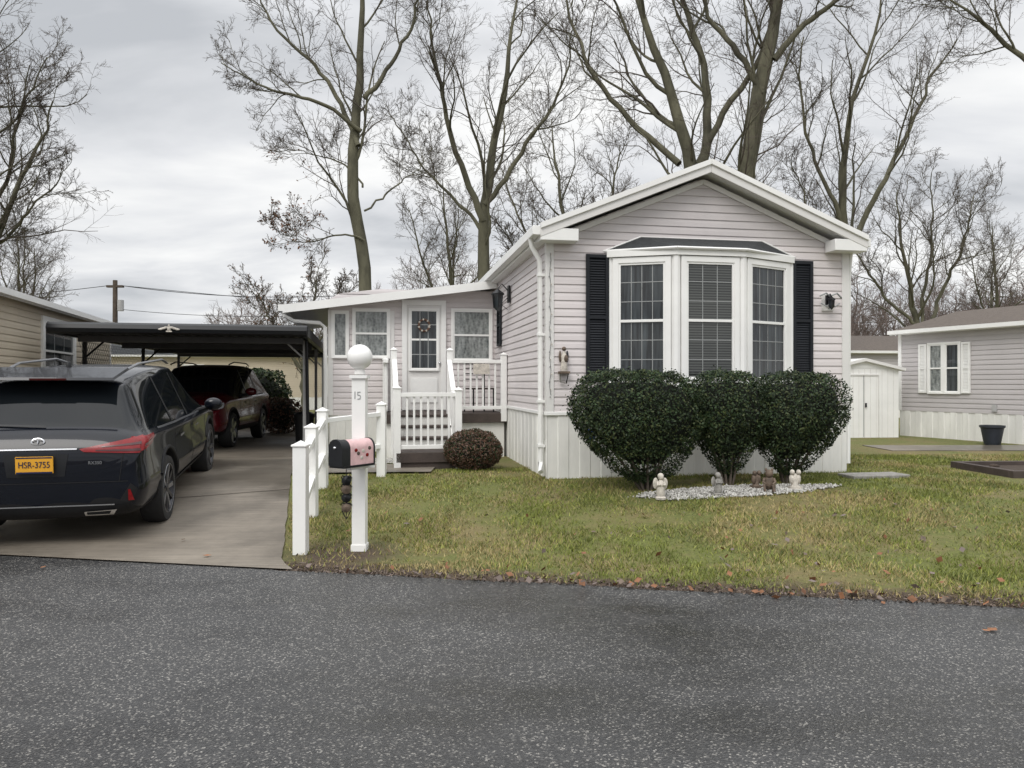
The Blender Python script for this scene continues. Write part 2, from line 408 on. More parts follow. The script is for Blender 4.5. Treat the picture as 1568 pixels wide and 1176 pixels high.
slab(-ov,ze,W/2,zp,-.24,DEP+.2,.1,SHING,WHITE,b); slab(W/2,zp,W+ov,ze,-.24,DEP+.2,.1,SHING,WHITE,b)
b.obj('roof',house,smooth=False)
b=B()
slab(-ov-.01,ze+.015,W/2,zp+.015,-.275,-.235,.165,TRIM,TRIM,b); slab(W/2,zp+.015,W+ov+.01,ze+.015,-.275,-.235,.165,TRIM,TRIM,b)
slab(-ov-.01,ze+.03,W/2,zp+.03,-.300,-.24,.075,SHING,WHITE,b); slab(W/2,zp+.03,W+ov+.01,ze+.03,-.300,-.24,.075,SHING,WHITE,b)
slab(0.0,zw-.02,W/2,zw-.02+slope*W/2,-.035,-.018,.07,TRIM,TRIM,b); slab(W/2,zw-.02+slope*W/2,W,zw-.02,-.035,-.018,.07,TRIM,TRIM,b)
b.box(-ov-.005,.36,-.27,-.03,ze-.19,ze-.03,WHITE); b.box(W-.36,W+ov+.005,-.27,-.03,ze-.19,ze-.03,WHITE)
b.box(-ov-.11,-ov+.0,-.24,DEP,ze-.12,ze+.0,WHITE); b.box(-ov,0,-.22,DEP,ze-.16,ze-.12,WHITE)
b.box(W+ov,W+ov+.08,-.24,DEP,ze-.12,ze+.0,WHITE)
b.obj('rake_and_gutter',house,bevel=.006)
b=B()
b.tube([(-.22,.06,ze-.08),(-.2,.06,ze-.22),(-.085,.09,ze-.4),(-.075,.09,1.6),(-.075,.09,.5),(-.10,-.05,.38)],.036,WHITE,8)
for z in (3.0,2.2,1.3,.7): b.box(-.12,-.02,.045,.135,z,z+.035,WHITE)
b.tube([(W+.06,-.02,ze-.1),(W+.07,.05,3.1),(W+.06,.05,.4)],.03,WHITE,8)
b.obj('downspout',house)
b=B()
pts=[(.03+.010*math.sin(i*1.7),-.045,3.3-.1*i) for i in range(20)]
b.tube(pts,.003,BLACK,4)
for i,p in enumerate(pts): b.sph((p[0]+.010*(-1)**i,p[1]-.006,p[2]-.02),(.008,.008,.013),MUN if i%2 else STATW,6,5)
b.obj('string_lights',house)
# bay window
b=B()
pts=[(.858,0),(1.665,-.37),(2.613,-.37),(3.53,0)]
bz0,bz1=1.42,3.31
gl=[G_DARK,G_BLIND,G_DARK]
for k in range(3):
    (xa,ya),(xb,yb)=pts[k],pts[k+1]; Ln=math.hypot(xb-xa,yb-ya); M=T(xa,ya)@RZ(math.atan2(yb-ya,xb-xa))
    b.box(.0,Ln,.0,.03,bz0,bz1,WHITE,M)
    window(b,M,.06,Ln-.06,bz0+.13,bz1-.06,3 if k==1 else 4,6,gl[k],fr=.075,d=.055)
    b.box(-.02,Ln+.02,-.075,.0,bz1-.05,bz1+.035,WHITE,M)
    b.box(-.02,Ln+.02,-.09,.0,bz0+.07,bz0+.12,WHITE,M)
for (x,y) in pts[1:3]: b.tube([(x,y,bz0),(x,y,bz1+.03)],.062,WHITE,8)
for (x,y) in (pts[0],pts[3]): b.box(x-.04,x+.05,-.05,0,bz0,bz1,WHITE)
b.add([(p[0],p[1],bz0) for p in pts],[(0,1,2,3)],WHITE)
b.obj('bay_window',house,bevel=.003)
# small ornament on the inner sill
b=B()
o2=[(.78,-.005),(1.64,-.47),(2.64,-.47),(3.61,-.005)]
vs=[(x,y,bz1+.04) for x,y in o2]+[(1.30,-.02,bz1+.25),(3.10,-.02,bz1+.25)]
b.add(vs,[(0,1,4),(1,2,5,4),(2,3,5),(0,3,2,1)],SHING)
b.tube([vs[0],vs[4]],.014,WHITE,6); b.tube([vs[4],vs[5]],.012,TRIM,6); b.tube([vs[5],vs[3]],.014,WHITE,6)
for i in range(3): b.tube([vs[i],vs[i+1]],.02,WHITE,6)
b.obj('bay_roof',house,smooth=False)
b=B(); shutter(b,ID,.526,.845,1.60,3.30,SHUT); shutter(b,ID,3.56,3.87,1.60,3.30,SHUT)
shutter(b,ML,DEP-4.0,DEP-3.62,2.25,3.02,SHUT)
b.obj('shutters',house)
def lantern(b,M,body=BLACK,s=1.):
    b.box(-.05*s,.05*s,-.03,0,-.06*s,.14*s,body,M)
    b.tube([(0,-.02,.08*s),(0,-.09*s,.16*s),(0,-.14*s,.1*s)],.010,body,6,M)
    b.tube([(0,-.03,.0),(0,-.10*s,-.08*s),(0,-.03,-.14*s)],.007,body,6,M)
    b.lathe([(0.001,.10*s),(.075*s,.04*s),(.06*s,.03*s),(.05*s,-.12*s),(.02*s,-.15*s),(.001,-.17*s)],G_DARK,6,M@T(0,-.14*s))
    b.lathe([(0.001,.105*s),(.082*s,.045*s),(.082*s,.03*s),(.001,.03*s)],body,6,M@T(0,-.14*s))
    for i in range(6):
        a=i*math.pi/3; b.tube([(.064*s*math.cos(a),-.14*s+.064*s*math.sin(a),.03*s),(.052*s*math.cos(a),-.14*s+.052*s*math.sin(a),-.12*s)],.005,body,4,M)
b=B(); lantern(b,ML@T(DEP-2.75,-.03,3.02),BLACK,1.45); b.obj('porch_lantern',house)
b=B(); b.box(4.02,4.2,-.04,0,2.60,2.84,TRIM); lantern(b,T(4.1,-.04,2.72),ALLOYD,.7)
b.tube([(3.94,-.1,2.80),(4.02,-.13,2.84),(4.1,-.1,2.80),(4.19,-.13,2.84),(4.28,-.1,2.78)],.013,MUN,6)
b.tube([(3.96,-.1,2.70),(4.04,-.12,2.65),(4.1,-.1,2.70),(4.17,-.12,2.65),(4.25,-.1,2.70)],.011,MUN,6)
b.obj('wall_lantern',house)
b=B(); M=T(.215,-.06,1.72)
b.lathe([(.001,.0),(.045,.0),(.05,.05),(.035,.14),(.04,.2),(.026,.25),(.013,.27)],STATW,12,M)
b.sph((0,0,.30),.030,STATB,10,7,M); b.sph((-.05,.02,.2),(.018,.012,.08),STATB,8,6,M); b.sph((.05,.02,.2),(.018,.012,.08),ALLOYD,8,6,M)
b.sph((.02,-.035,.17),(.03,.02,.05),STATB,8,6,M)
b.box(-.07,.07,-.06,.05,-.03,.0,STATB,M); b.tube([(-.06,-.01,-.03),(-.05,0,-.14),(.03,0,-.16),(.06,0,-.03)],.012,CONCR,6,M)
b.obj('wall_figurine',house)
b=B(); M=T(.60,-.03,.86)
b.add([(-.08,0,.1),(.08,0,.1),(.09,0,0),(.05,0,-.08),(0,0,-.11),(-.05,0,-.08),(-.09,0,0)],[(0,6,5,4,3,2,1)],WHITE,M)
b.add([(-.06,-.004,.08),(.06,-.004,.08),(.07,-.004,.03),(-.07,-.004,.03)],[(0,3,2,1)],BLUE,M)
b.add([(-.07,-.004,.0),(.07,-.004,.0),(.04,-.004,-.06),(-.04,-.004,-.06)],[(0,3,2,1)],BLUE,M)
b.obj('alarm_sign',house)
b=B(); b.box(4.0,4.85,-.78,-.42,.2,.325,CONCR); b.obj('stepping_slab',house,bevel=.01)

# ------------------------------------------------------------ annex (enclosed porch)
VA=4.51; AL=-3.13
def zr(u): return 3.50+ .136*u
b=B(); b.box(AL+.01,-.05,VA+.01,9,.1,2.75,TRIM)
b.add([(AL+.01,VA+.01,2.75),(-.03,VA+.01,2.75),(-.03,VA+.01,3.36),(AL+.01,VA+.01,2.93)],[(0,1,2,3)],TRIM)
MA=T(AL,VA)
siding(b,MA,-AL-.0,.97,3.34,SIDING,l=lambda z:max(0,(z-.14-zr(AL))/.136))
MAL=T(AL,9)@RZ(rad(-90)); siding(b,MAL,9-VA,.97,2.9,SIDING)
skirt(b,MA,-AL,.1,.97,WHITED,.15); skirt(b,MAL,9-VA,.1,.97,WHITED,.15)
for x in (0,1.13): b.box(x-.02,x+.07,-.03,.0,.97,2.93,TRIM,MA)
b.obj('porch_wall',house,smooth=False)
b=B(); slab(-3.9,zr(-3.9),-.02,zr(0),VA-.35,9.3,.06,SHING,TRIM,b)
slab(-3.92,zr(-3.92)+.01,-.03,zr(0)+.01,VA-.385,VA-.345,.15,WHITE,WHITE,b)
b.box(-4.0,-3.9,VA-.38,9.3,zr(-3.9)-.11,zr(-3.9)+.01,WHITE)
b.tube([(-3.93,VA-.3,zr(-3.9)-.1),(-3.9,VA-.3,2.78),(-3.75,VA-.2,2.7),(-3.3,VA-.06,2.68),(-3.2,VA-.06,2.6),(-3.19,VA-.06,.4)],.038,WHITE,8)
b.obj('porch_roof',house,smooth=False)
b=B()
window(b,MA,.04,.36,2.03,2.92,1,1,G_LACE,fr=.035,double=False)
window(b,MA,.42,1.12,2.03,2.97,1,2,G_LACE,fr=.035)
window(b,MA,2.27,3.07,1.98,3.0,1,2,G_LACE,fr=.04)
b.obj('porch_windows',house)
b=B()
x0,x1=1.34,2.17
b.box(x0,x0+.09,-.07,0,1.06,3.14,WHITE,MA); b.box(x1-.09,x1,-.07,0,1.06,3.14,WHITE,MA); b.box(x0+.09,x1-.09,-.07,0,3.05,3.14,WHITE,MA)
b.box(x0+.09,x1-.09,-.04,0,1.06,3.05,TRIM,MA)
window(b,MA@T(0,-.03),x0+.125,x1-.125,1.80,2.99,3,4,G_DARK,fr=.03,double=True,mun=.016,d=.035)
b.box(x0+.16,x1-.16,-.058,-.04,1.2,1.66,WHITE,MA)
b.sph((x1-.12,-.075,1.95),.026,CHROME,8,6,MA)
for i in range(22):
    a=i/22*2*math.pi; b.sph(((x0+x1)/2+.10*math.cos(a),-.085,2.66+.11*math.sin(a)),.022,LEAFR if i%3 else STATW,6,5,MA)
b.obj('porch_door',house)

# deck, stairs and railings
deck=empty('porch_deck',HM)
b=B()
zd=1.04
b.box(-2.13,-.03,3.03,VA,zd-.16,zd,DECK); b.box(-2.1,-.06,3.1,VA,.2,zd-.16,WHITED)
b.box(-1.97,-1.02,1.4,2.2,.38,.53,DECK); b.box(-1.95,-1.04,1.43,2.2,.15,.38,DECK)
for i in range(3):
    z=.53+(zd-.53)*(i+1)/3; y=2.2+i*.28
    b.box(-1.97,-1.02,y,y+.30,.2,z-.04,WHITED); b.box(-1.98,-1.01,y-.02,y+.28,z-.04,z,DECK)
b.obj('deck_frame',deck,bevel=.006)
b=B()
def post(b,x,y,z0,z1,s=.05,M=None):
    b.box(x-s,x+s,y-s,y+s,z0,z1,WHITE,M); b.box(x-s-.012,x+s+.012,y-s-.012,y+s+.012,z1,z1+.02,WHITE,M)
    b.add([(x-s,y-s,z1+.02),(x+s,y-s,z1+.02),(x+s,y+s,z1+.02),(x-s,y+s,z1+.02),(x,y,z1+.055)],[(0,1,4),(1,2,4),(2,3,4),(3,0,4)],WHITE,M)
def rail(b,p,q,h0,h1,n,pw=.016,M=None):
    p=Vector(p);q=Vector(q)
    d=(q-p); hd=Vector((d.x,d.y,0)).normalized(); s=Vector((-hd.y,hd.x,0))
    def beam(a,c,w,h):
        vs=[a-s*w-Vector((0,0,h)),a+s*w-Vector((0,0,h)),a+s*w+Vector((0,0,h)),a-s*w+Vector((0,0,h))]
        vs+=[c-s*w-Vector((0,0,h)),c+s*w-Vector((0,0,h)),c+s*w+Vector((0,0,h)),c-s*w+Vector((0,0,h))]
        b.add(vs,[(0,1,2,3),(7,6,5,4),(0,4,5,1),(1,5,6,2),(2,6,7,3),(3,7,4,0)],WHITE,M)
    up=Vector((0,0,1))
    beam(p+up*h1,q+up*h1,.04,.03)
    if h0!=h1: beam(p+up*h0,q+up*h0,.025,.03)
    for i in range(n):
        c=p+d*((i+1)/(n+1))
        b.box(c.x-pw,c.x+pw,c.y-pw,c.y+pw,c.z+h0,c.z+h1,WHITE,M)
post(b,-1.97,3.06,.2,2.12); post(b,-1.02,3.06,.2,2.12); post(b,-.08,3.06,.9,2.05)
rail(b,(-.98,3.06,zd),(-.12,3.06,zd),.1,.9,7)
post(b,-1.95,1.45,.2,1.48); post(b,-1.04,1.45,.2,1.45)
rail(b,(-1.91,1.45,.53),(-1.08,1.45,.53),.08,.86,7)
rail(b,(-1.04,1.5,.53),(-1.04,2.2,.53),.08,.86,5)
rail(b,(-1.04,2.2,.53),(-1.03,3.02,1.04),.12,.9,6)
rail(b,(-1.95,2.2,.53),(-1.96,3.02,1.04),.12,.9,6)
post(b,-1.95,2.2,.2,1.48); post(b,-2.1,VA-.1,1,2.0)
rail(b,(-2.1,3.06,zd),(-2.1,VA-.15,zd),.1,.9,9)
b.obj('railing',deck,bevel=.004)
b=B(); b.box(-.62,-.34,2.98,3.0,1.72,1.9,STATW); b.obj('deck_sign',deck)
ch=B(M=T(-.42,3.75,zd)@RZ(.3))
for x in (-.2,.2):
    for y in (-.2,.2): ch.tube([(x,y,0),(x,y,.42 if y<0 else .9)],.014,BLACK,6)
ch.box(-.22,.22,-.22,.22,.41,.44,DECK)
for z in (.6,.7,.8,.88): ch.tube([(-.2,.2,z),(.2,.2,z)],.011,BLACK,6)
c=ch.obj('porch_chair'); c.matrix_world=HM

# ------------------------------------------------------------ driveway fence
fp=[(-1.93,6.76),(-2.22,8.2),(-2.42,9.45),(-1.80,10.2)]
b=B()
for x,y in fp: z=gz(x,y); post(b,x,y,z-.1,z+.98,.06)
for (x0,y0),(x1,y1) in zip(fp[:-1],fp[1:]):
    p=Vector((x0,y0,gz(x0,y0))); q=Vector((x1,y1,gz(x1,y1)))
    for h in (.42,.86): rail(b,p,q,h,h,0)
b.obj('vinyl_fence',bevel=.005)

# ------------------------------------------------------------ lamp post + mailbox
b=B(M=T(-1.42,6.9,gz(-1.42,6.9)))
s=.062
b.box(-s,s,-s,s,-.1,1.6,WHITE); b.box(-s-.02,s+.02,-s-.02,s+.02,1.6,1.63,WHITE); b.box(-s-.008,s+.008,-s-.008,s+.008,.0,.06,WHITE)
b.lathe([(.03,1.63),(.055,1.64),(.05,1.67),(.04,1.69),(.05,1.705)],TRIM,14)
b.sph((0,0,1.80),.118,GLOBE,28,18)
b.box(-.036,-.028,-s-.004,-s,1.41,1.48,MUN); b.box(-.01,.020,-s-.004,-s,1.47,1.478,MUN); b.box(-.01,-.002,-s-.004,-s,1.445,1.47,MUN)
b.tube([(-.008,-s-.002,1.445),(.014,-s-.002,1.446),(.021,-s-.002,1.43),(.014,-s-.002,1.412),(-.01,-s-.002,1.41)],.004,MUN,5)
b.obj('lamp_post',bevel=.004)
mb=empty('mailbox',T(-1.405,6.70,.83)@RZ(rad(-33)))
def arch(w,h,n=12):
    pr=[(-w,0),(w,0)]
    for i in range(n+1):
        a=math.pi*i/n; pr.append((w*math.cos(a),h-w+w*math.sin(a)))
    return pr
b=B(); pr=arch(.080,.225)
def ext(b,pr,y0,y1,m):
    n=len(pr); vs=[(x,y0,z) for x,z in pr]+[(x,y1,z) for x,z in pr]
    b.add(vs,[(i,(i+1)%n,n+(i+1)%n,n+i) for i in range(n)]+[list(range(n))[::-1],list(range(n,2*n))],m)
sc_=lambda k:[(x*k,z*k-.002) for x,z in pr]
ext(b,pr,-.24,.14,PINK); ext(b,sc_(1.05),-.265,-.235,BLACK); ext(b,sc_(1.03),.13,.15,BLACK); ext(b,sc_(1.02),-.234,-.16,BLACK)
b.box(-.088,.088,-.25,.14,-.02,0,BLACK); b.box(-.03,.03,-.1,.2,-.05,-.02,WHITE)
for k,(yy,zz) in enumerate([(-.09,.13),(-.06,.10),(.0,.12),(.05,.08),(.08,.14),(-.02,.06)]): b.sph((.079,yy,zz),(.005,.022,.018),[REDL,TWIG,STATW][k%3],8,6)
b.sph((0,-.272,.16),(.018,.012,.012),CHROME,8,6)
b.obj('box_body',mb)
b=B(M=T(-1.53,6.83,.0))
b.tube([(0,0,.84),(0,0,.30)],.004,BLACK,5)
for i,z in enumerate((.66,.58,.50,.41)):
    b.lathe([(.001,.035),(.03,.02),(.048,0),(.03,-.02),(.001,-.035)],[BLACK,STATB,BLACK,STATB][i],9,T(0,0,z)@RX(rad(75))@RZ(i))
    b.tube([(-.05,0,z+.02),(-.035,-.01,z+.045),(0,0,z+.03),(.035,-.01,z+.045),(.05,0,z+.02)],.006,BLACK,5)
b.tube([(-.04,0,.38),(0,0,.30),(.04,0,.38)],.006,BLACK,6)
b.obj('hanging_ornament')

# ------------------------------------------------------------ foliage helpers
rng=np.random.default_rng(7)
def leaf_mesh(name,P,size,mats,probs,parent=None,Nrm=None,aspect=.55):
    n=len(P); a=rng.normal(size=(n,3)); 
    if Nrm is not None: a=a*.8+Nrm
    a/=np.linalg.norm(a,axis=1)[:,None]; r=rng.normal(size=(n,3)); u=np.cross(a,r); u/=np.linalg.norm(u,axis=1)[:,None]; w=np.cross(a,u)
    s=size*rng.uniform(.6,1.3,n)[:,None]
    V=np.stack([P-u*s*.5,P+w*s*aspect*.5,P+u*s*.5,P-w*s*aspect*.5],1).reshape(-1,3)
    F=np.arange(4*n).reshape(n,4)
    return fast(name,V,F,mats,rng.choice(len(mats),n,p=probs),parent)
def hedge_pts(n,hw,hd,h,z0,narrow,pw=4.):
    d=rng.normal(size=(n,3)); 
    s=(np.abs(d)**pw).sum(1)**(1/pw); d/=s[:,None]
    rr=1-np.abs(rng.normal(0,.085,n)); rr=np.clip(rr,.35,1.02)
    nzv=np.array([noise.noise(Vector(v)*2.6)+.7*noise.noise(Vector(v)*7) for v in d]); rr*=1+.10*nzv
    stray=rng.random(n)<.015; rr=np.where(stray,rr*1.07,rr)
    p=d*rr[:,None]
    t=(p[:,2]+1)/2
    k=narrow+(1-narrow)*np.clip(t/.55,0,1)**.8
    out=np.stack([p[:,0]*hw*k,p[:,1]*hd*k,z0+t*h],1)
    thin=(t<.24)&(rng.random(n)<.6)
    return out[~thin],d[~thin]
def hedge(name,parts):
    e=empty(name)
    for i,(cx,cy,ang,hw,hd,h,nw,nn,tx) in enumerate(parts):
        g=gz(cx,cy); P,Nr=hedge_pts(nn,hw,hd,h-.12,.12,nw)
        c,s=math.cos(ang),math.sin(ang)
        lean=tx*(1-np.clip(P[:,2]/h,0,1))
        x=P[:,0]+lean; Q=np.stack([cx+c*x-s*P[:,1],cy+s*x+c*P[:,1],g+P[:,2]],1)
        N2=np.stack([c*Nr[:,0]-s*Nr[:,1],s*Nr[:,0]+c*Nr[:,1],Nr[:,2]],1)
        leaf_mesh('leaves_%d'%i,Q,.034,[LEAF1,LEAF2,LEAF3],[.5,.30,.20],e,N2)
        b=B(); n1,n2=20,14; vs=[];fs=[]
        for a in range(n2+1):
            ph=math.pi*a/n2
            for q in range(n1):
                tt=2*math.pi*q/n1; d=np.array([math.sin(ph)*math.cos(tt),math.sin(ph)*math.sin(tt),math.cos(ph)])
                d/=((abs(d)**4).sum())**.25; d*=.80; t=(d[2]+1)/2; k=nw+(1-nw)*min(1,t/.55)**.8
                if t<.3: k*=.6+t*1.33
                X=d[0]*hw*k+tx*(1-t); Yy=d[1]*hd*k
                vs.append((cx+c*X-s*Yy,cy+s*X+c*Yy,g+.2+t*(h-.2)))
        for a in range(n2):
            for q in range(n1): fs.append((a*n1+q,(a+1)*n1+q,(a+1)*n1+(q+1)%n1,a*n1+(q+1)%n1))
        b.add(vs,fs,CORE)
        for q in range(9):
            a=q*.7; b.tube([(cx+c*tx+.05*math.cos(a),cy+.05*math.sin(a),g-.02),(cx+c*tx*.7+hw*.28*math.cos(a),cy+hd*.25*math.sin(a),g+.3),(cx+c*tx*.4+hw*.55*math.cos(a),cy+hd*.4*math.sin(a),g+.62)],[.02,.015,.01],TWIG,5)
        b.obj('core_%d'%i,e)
    return e
hedge('trimmed_hedge',[(1.48,9.02,YAW,.80,.46,1.45,.40,36000,.16),(2.68,9.28,YAW,.47,.42,1.42,.22,19000,.03),(3.63,9.42,YAW,.62,.45,1.40,.26,25000,-.12)])
e=empty('round_bush'); d=rng.normal(size=(13000,3)); d/=np.linalg.norm(d,axis=1)[:,None]
nzv=np.array([noise.noise(Vector(v)*3) for v in d]); rr=(1-np.abs(rng.normal(0,.08,len(d))))*(1+.08*nzv)
P=d*rr[:,None]*np.array([.44,.42,.31])+np.array([-.58,11.0,.57]); P=P[P[:,2]>.27]
leaf_mesh('leaves',P,.030,[LEAFR,LEAF1,STATB],[.5,.25,.25],e)
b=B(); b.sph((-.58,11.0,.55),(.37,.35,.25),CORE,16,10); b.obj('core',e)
def blob_shrub(name,cx,cy,hw,hd,h,n,size,mats,probs):
    e=empty(name); d=rng.normal(size=(n,3)); d/=((np.abs(d)**3).sum(1)**(1/3))[:,None]
    nzv=np.array([noise.noise(Vector(v)*2.5) for v in d]); rr=(1-np.abs(rng.normal(0,.1,n)))*(1+.14*nzv)
    P=d*rr[:,None]*np.array([hw,hd,h/2])+np.array([cx,cy,.28+h/2]); leaf_mesh('leaves',P,size,mats,probs,e)
    b=B(); b.sph((cx,cy,.28+h/2),(hw*.82,hd*.82,h*.4),CORE,14,9); b.obj('core',e)
blob_shrub('evergreen_shrub',-7.4,21.5,.9,.7,1.7,5000,.10,[LEAF1,LEAF2,LEAF3],[.5,.3,.2])
blob_shrub('evergreen_shrub',-8.9,23.5,1.1,.8,1.8,5000,.10,[LEAF1,LEAF2,LEAF3],[.4,.3,.3])
blob_shrub('bare_shrub',-5.9,19,.5,.5,.9,1800,.08,[LEAFR,TWIG],[.6,.4])

# ------------------------------------------------------------ gravel bed & statues
def pebbles(name,cx,cy,rx,ry,ang,n,sz,m,zoff=.0):
    V=[];F=[]
    base=[(1,0,0),(-1,0,0),(0,1,0),(0,-1,0),(0,0,1),(0,0,-1)]
    bf=[(0,2,4),(2,1,4),(1,3,4),(3,0,4),(2,0,5),(1,2,5),(3,1,5),(0,3,5)]
    c,s=math.cos(ang),math.sin(ang)
    for i in range(n):
        a=random.random()*6.283; r=math.sqrt(random.random())*(1+.22*noise.noise((math.cos(a)*2,math.sin(a)*2,cx)))+abs(random.gauss(0,.05))
        x=rx*r*math.cos(a); y=ry*r*math.sin(a); X=cx+c*x-s*y; Yy=cy+s*x+c*y; z=gz(X,Yy)+zoff+.010+random.random()*.014
        q=Matrix.Rotation(random.random()*6,3,Vector((random.random(),random.random(),random.random()+.1)).normalized())
        k=sz*random.uniform(.6,1.4); sc=(random.uniform(.7,1.3),random.uniform(.7,1.2),random.uniform(.5,.9))
        o=len(V)
        for v in base: w=q@Vector((v[0]*sc[0],v[1]*sc[1],v[2]*sc[2]))*k; V.append((X+w.x,Yy+w.y,z+w.z))
        F+=[(o+f[0],o+f[1],o+f[2]) for f in bf]
    mi=[0 if random.random()<.75 else 1 for _ in range(n) for __ in range(8)]
    return fast(name,V,F,[m,CONCR],mi)
pebbles('gravel_bed',2.72,8.90,1.16,.27,YAW,2900,.016,STONEW)
pebbles('gravel_strip',-2.35,12.0,.6,.35,YAW,1500,.022,STONEW)
def figurine(x,y,h,m,kind,name='garden_statue',rot=0):
    b=B(M=T(x,y,gz(x,y)+.01)@RZ(rot)@Matrix.Scale(h/.4,4))
    if kind=='angel':
        b.lathe([(.001,0),(.08,0),(.085,.03),(.06,.05),(.07,.10),(.055,.2),(.05,.26),(.03,.29),(.02,.31)],m,14)
        b.sph((0,-.005,.345),(.045,.045,.052),m,12,9); b.sph((0,.012,.36),(.05,.045,.045),m,10,7)
        for s in (-1,1):
            b.sph((s*.07,.04,.24),(.045,.015,.09),m,10,8); b.tube([(s*.045,-.01,.27),(s*.06,-.04,.22),(s*.01,-.07,.23)],[.02,.017,.014],m,7)
    elif kind=='sit':
        b.sph((0,.02,.13),(.085,.08,.12),m,12,9); b.sph((0,-.01,.28),(.062,.06,.066),m,12,9)
        for s in (-1,1):
            b.tube([(s*.05,-.02,.08),(s*.07,-.1,.1),(s*.065,-.12,.01)],[.035,.03,.026],m,8); b.tube([(s*.07,0,.2),(s*.09,-.06,.15),(s*.05,-.1,.12)],[.024,.02,.016],m,8)
            b.sph((s*.045,0,.34),(.02,.015,.03),m,8,6)
    else:
        b.box(-.09,.09,-.07,.07,0,.05,m); b.lathe([(.07,.05),(.05,.09),(.055,.18),(.04,.24),(.025,.26)],m,12)
        for s in (-1,1): b.sph((s*.05,-.02,.28),(.04,.04,.045),m,10,8); b.sph((s*.05,.0,.17),(.045,.05,.09),m,10,8)
    b.obj(name)
figurine(1.72,8.55,.30,STATW,'angel'); figurine(2.42,8.68,.27,CONCR,'angel',rot=.3)
figurine(3.08,8.86,.30,STATB,'sit',rot=-.3); figurine(3.42,8.94,.30,STATW,'pair'); figurine(2.98,9.03,.27,STATB,'pair',rot=.4)
figurine(-3.3,12.3,.3,STATB,'sit')

# ------------------------------------------------------------ grass blades + fallen leaves
c0,s0=math.cos(-YAW),math.sin(-YAW)
def grass():
    n=330000
    x=rng.uniform(-2.6,11,n); y=5+8.2*rng.random(n)**1.15
    d=y-edge(x)
    u=c0*(x-.473)-s0*(y-9.9); v=s0*(x-.473)+c0*(y-9.9)
    ok=(d>.0)&(x>drive_r(y)+.03)&~((u>-.02)&(u<W+.02)&(v>-.02))&(np.abs(x/np.maximum(y,1))<.78)
    ok&=~((v>1.3)&(u>-2.2)&(u<0))
    gx=(x-2.72)*math.cos(YAW)+(y-8.90)*math.sin(YAW); gy=-(x-2.72)*math.sin(YAW)+(y-8.90)*math.cos(YAW)
    ok&=((gx/1.16)**2+(gy/.27)**2>.95)&~((x<-1.15)&(y>10.3)&(y<11.5))&~((x>6.55)&(y>9.7)&(x<9.2)&(y<11.5))
    ok&=~((u>4.0)&(u<4.85)&(v>-.78)&(v<-.42))
    ok&=~((np.hypot(x+1.55,y-6.75)<.55)&(rng.random(n)<.75))
    x=x[ok];y=y[ok];d=d[ok]
    q=np.array([noise.noise((a*1.6,b_*1.6,0))+.5*noise.noise((a*6,b_*6,3)) for a,b_ in zip(x,y)])
    keep=(d>.15+.36*q+.10*rng.normal(size=len(x)))&(rng.random(len(x))<np.clip(.72+1.2*q,.10,1))
    x=x[keep];y=y[keep];q=q[keep]; n=len(x); z=gz_np(x,y)
    h=rng.uniform(.014,.046,n)*(1+.5*q); a=rng.uniform(0,6.283,n); w=rng.uniform(.003,.0055,n)*(.8+y*.05)
    la=rng.uniform(0,6.283,n); ll=h*rng.uniform(.1,1.2,n)
    Pn=np.stack([x,y,z],1); o=np.stack([np.cos(a)*w,np.sin(a)*w,0*w],1)
    tip=Pn+np.stack([np.cos(la)*ll,np.sin(la)*ll,h],1)
    V=np.stack([Pn-o,Pn+o,tip],1).reshape(-1,3); F=np.arange(3*n).reshape(n,3)
    mats=[mat('grass_green',(.150,.180,.034),.7,.35,2),mat('grass_lime',(.26,.275,.055),.7,.3,2),mat('grass_straw',(.34,.275,.125),.8,.3,2),mat('grass_dark',(.085,.11,.026),.7,.3,2)]
    big=np.array([noise.noise((p*.55+9,r*.55,1))+.6*noise.noise((p*1.7,r*1.7,7)) for p,r in zip(x,y)])
    rr=rng.random(n)+.85*big-.03*(x-2)/4+.02
    mi=np.where(rr<.34,0,np.where(rr<.60,1,np.where(rr<.74,3,2)))
    fast('grass',V,F,mats,mi)
grass()
n=900; x=rng.uniform(-2,9,n); y=edge(x)-.05+rng.random(n)**2.8*4; keep=(x>drive_r(y)+.1)&(y<8.3)&(np.abs(x/y)<.8)&(rng.random(n)<np.clip(.35+.13*x,.2,1)); x=x[keep];y=y[keep]
leaf_mesh('fallen_leaves',np.stack([x,y,gz_np(x,y)+.038],1),.058,[DEADLEAF,STATB,TWIGF],[.45,.25,.3],None,np.tile([0,0,1.4],(len(x),1)),.8)
P=np.array([(-3.9,6.15,.03),(-3.2,7.2,.04),(-2.7,6.55,.035),(3.0,4.62,.02),(2.95,4.6,.02),(3.9,4.9,.02),(-5.8,6.75,.035),(1.9,5.32,.02),(2.6,5.18,.02),(4.4,4.86,.02)])
leaf_mesh('road_leaves',P,.08,[DEADLEAF],[1.],None,np.tile([0,0,3.],(len(P),1)),.6)
n=3600; x=rng.uniform(-1.9,6,n); dd=np.abs(rng.normal(0,.12,n)); y=edge(x)-.03+dd
leaf_mesh('verge_debris',np.stack([x,y,gz_np(x,y)+.010],1),.024,[SOIL,STATB,TWIGF],[.5,.35,.15],None,np.tile([0,0,1.5],(n,1)),.6)

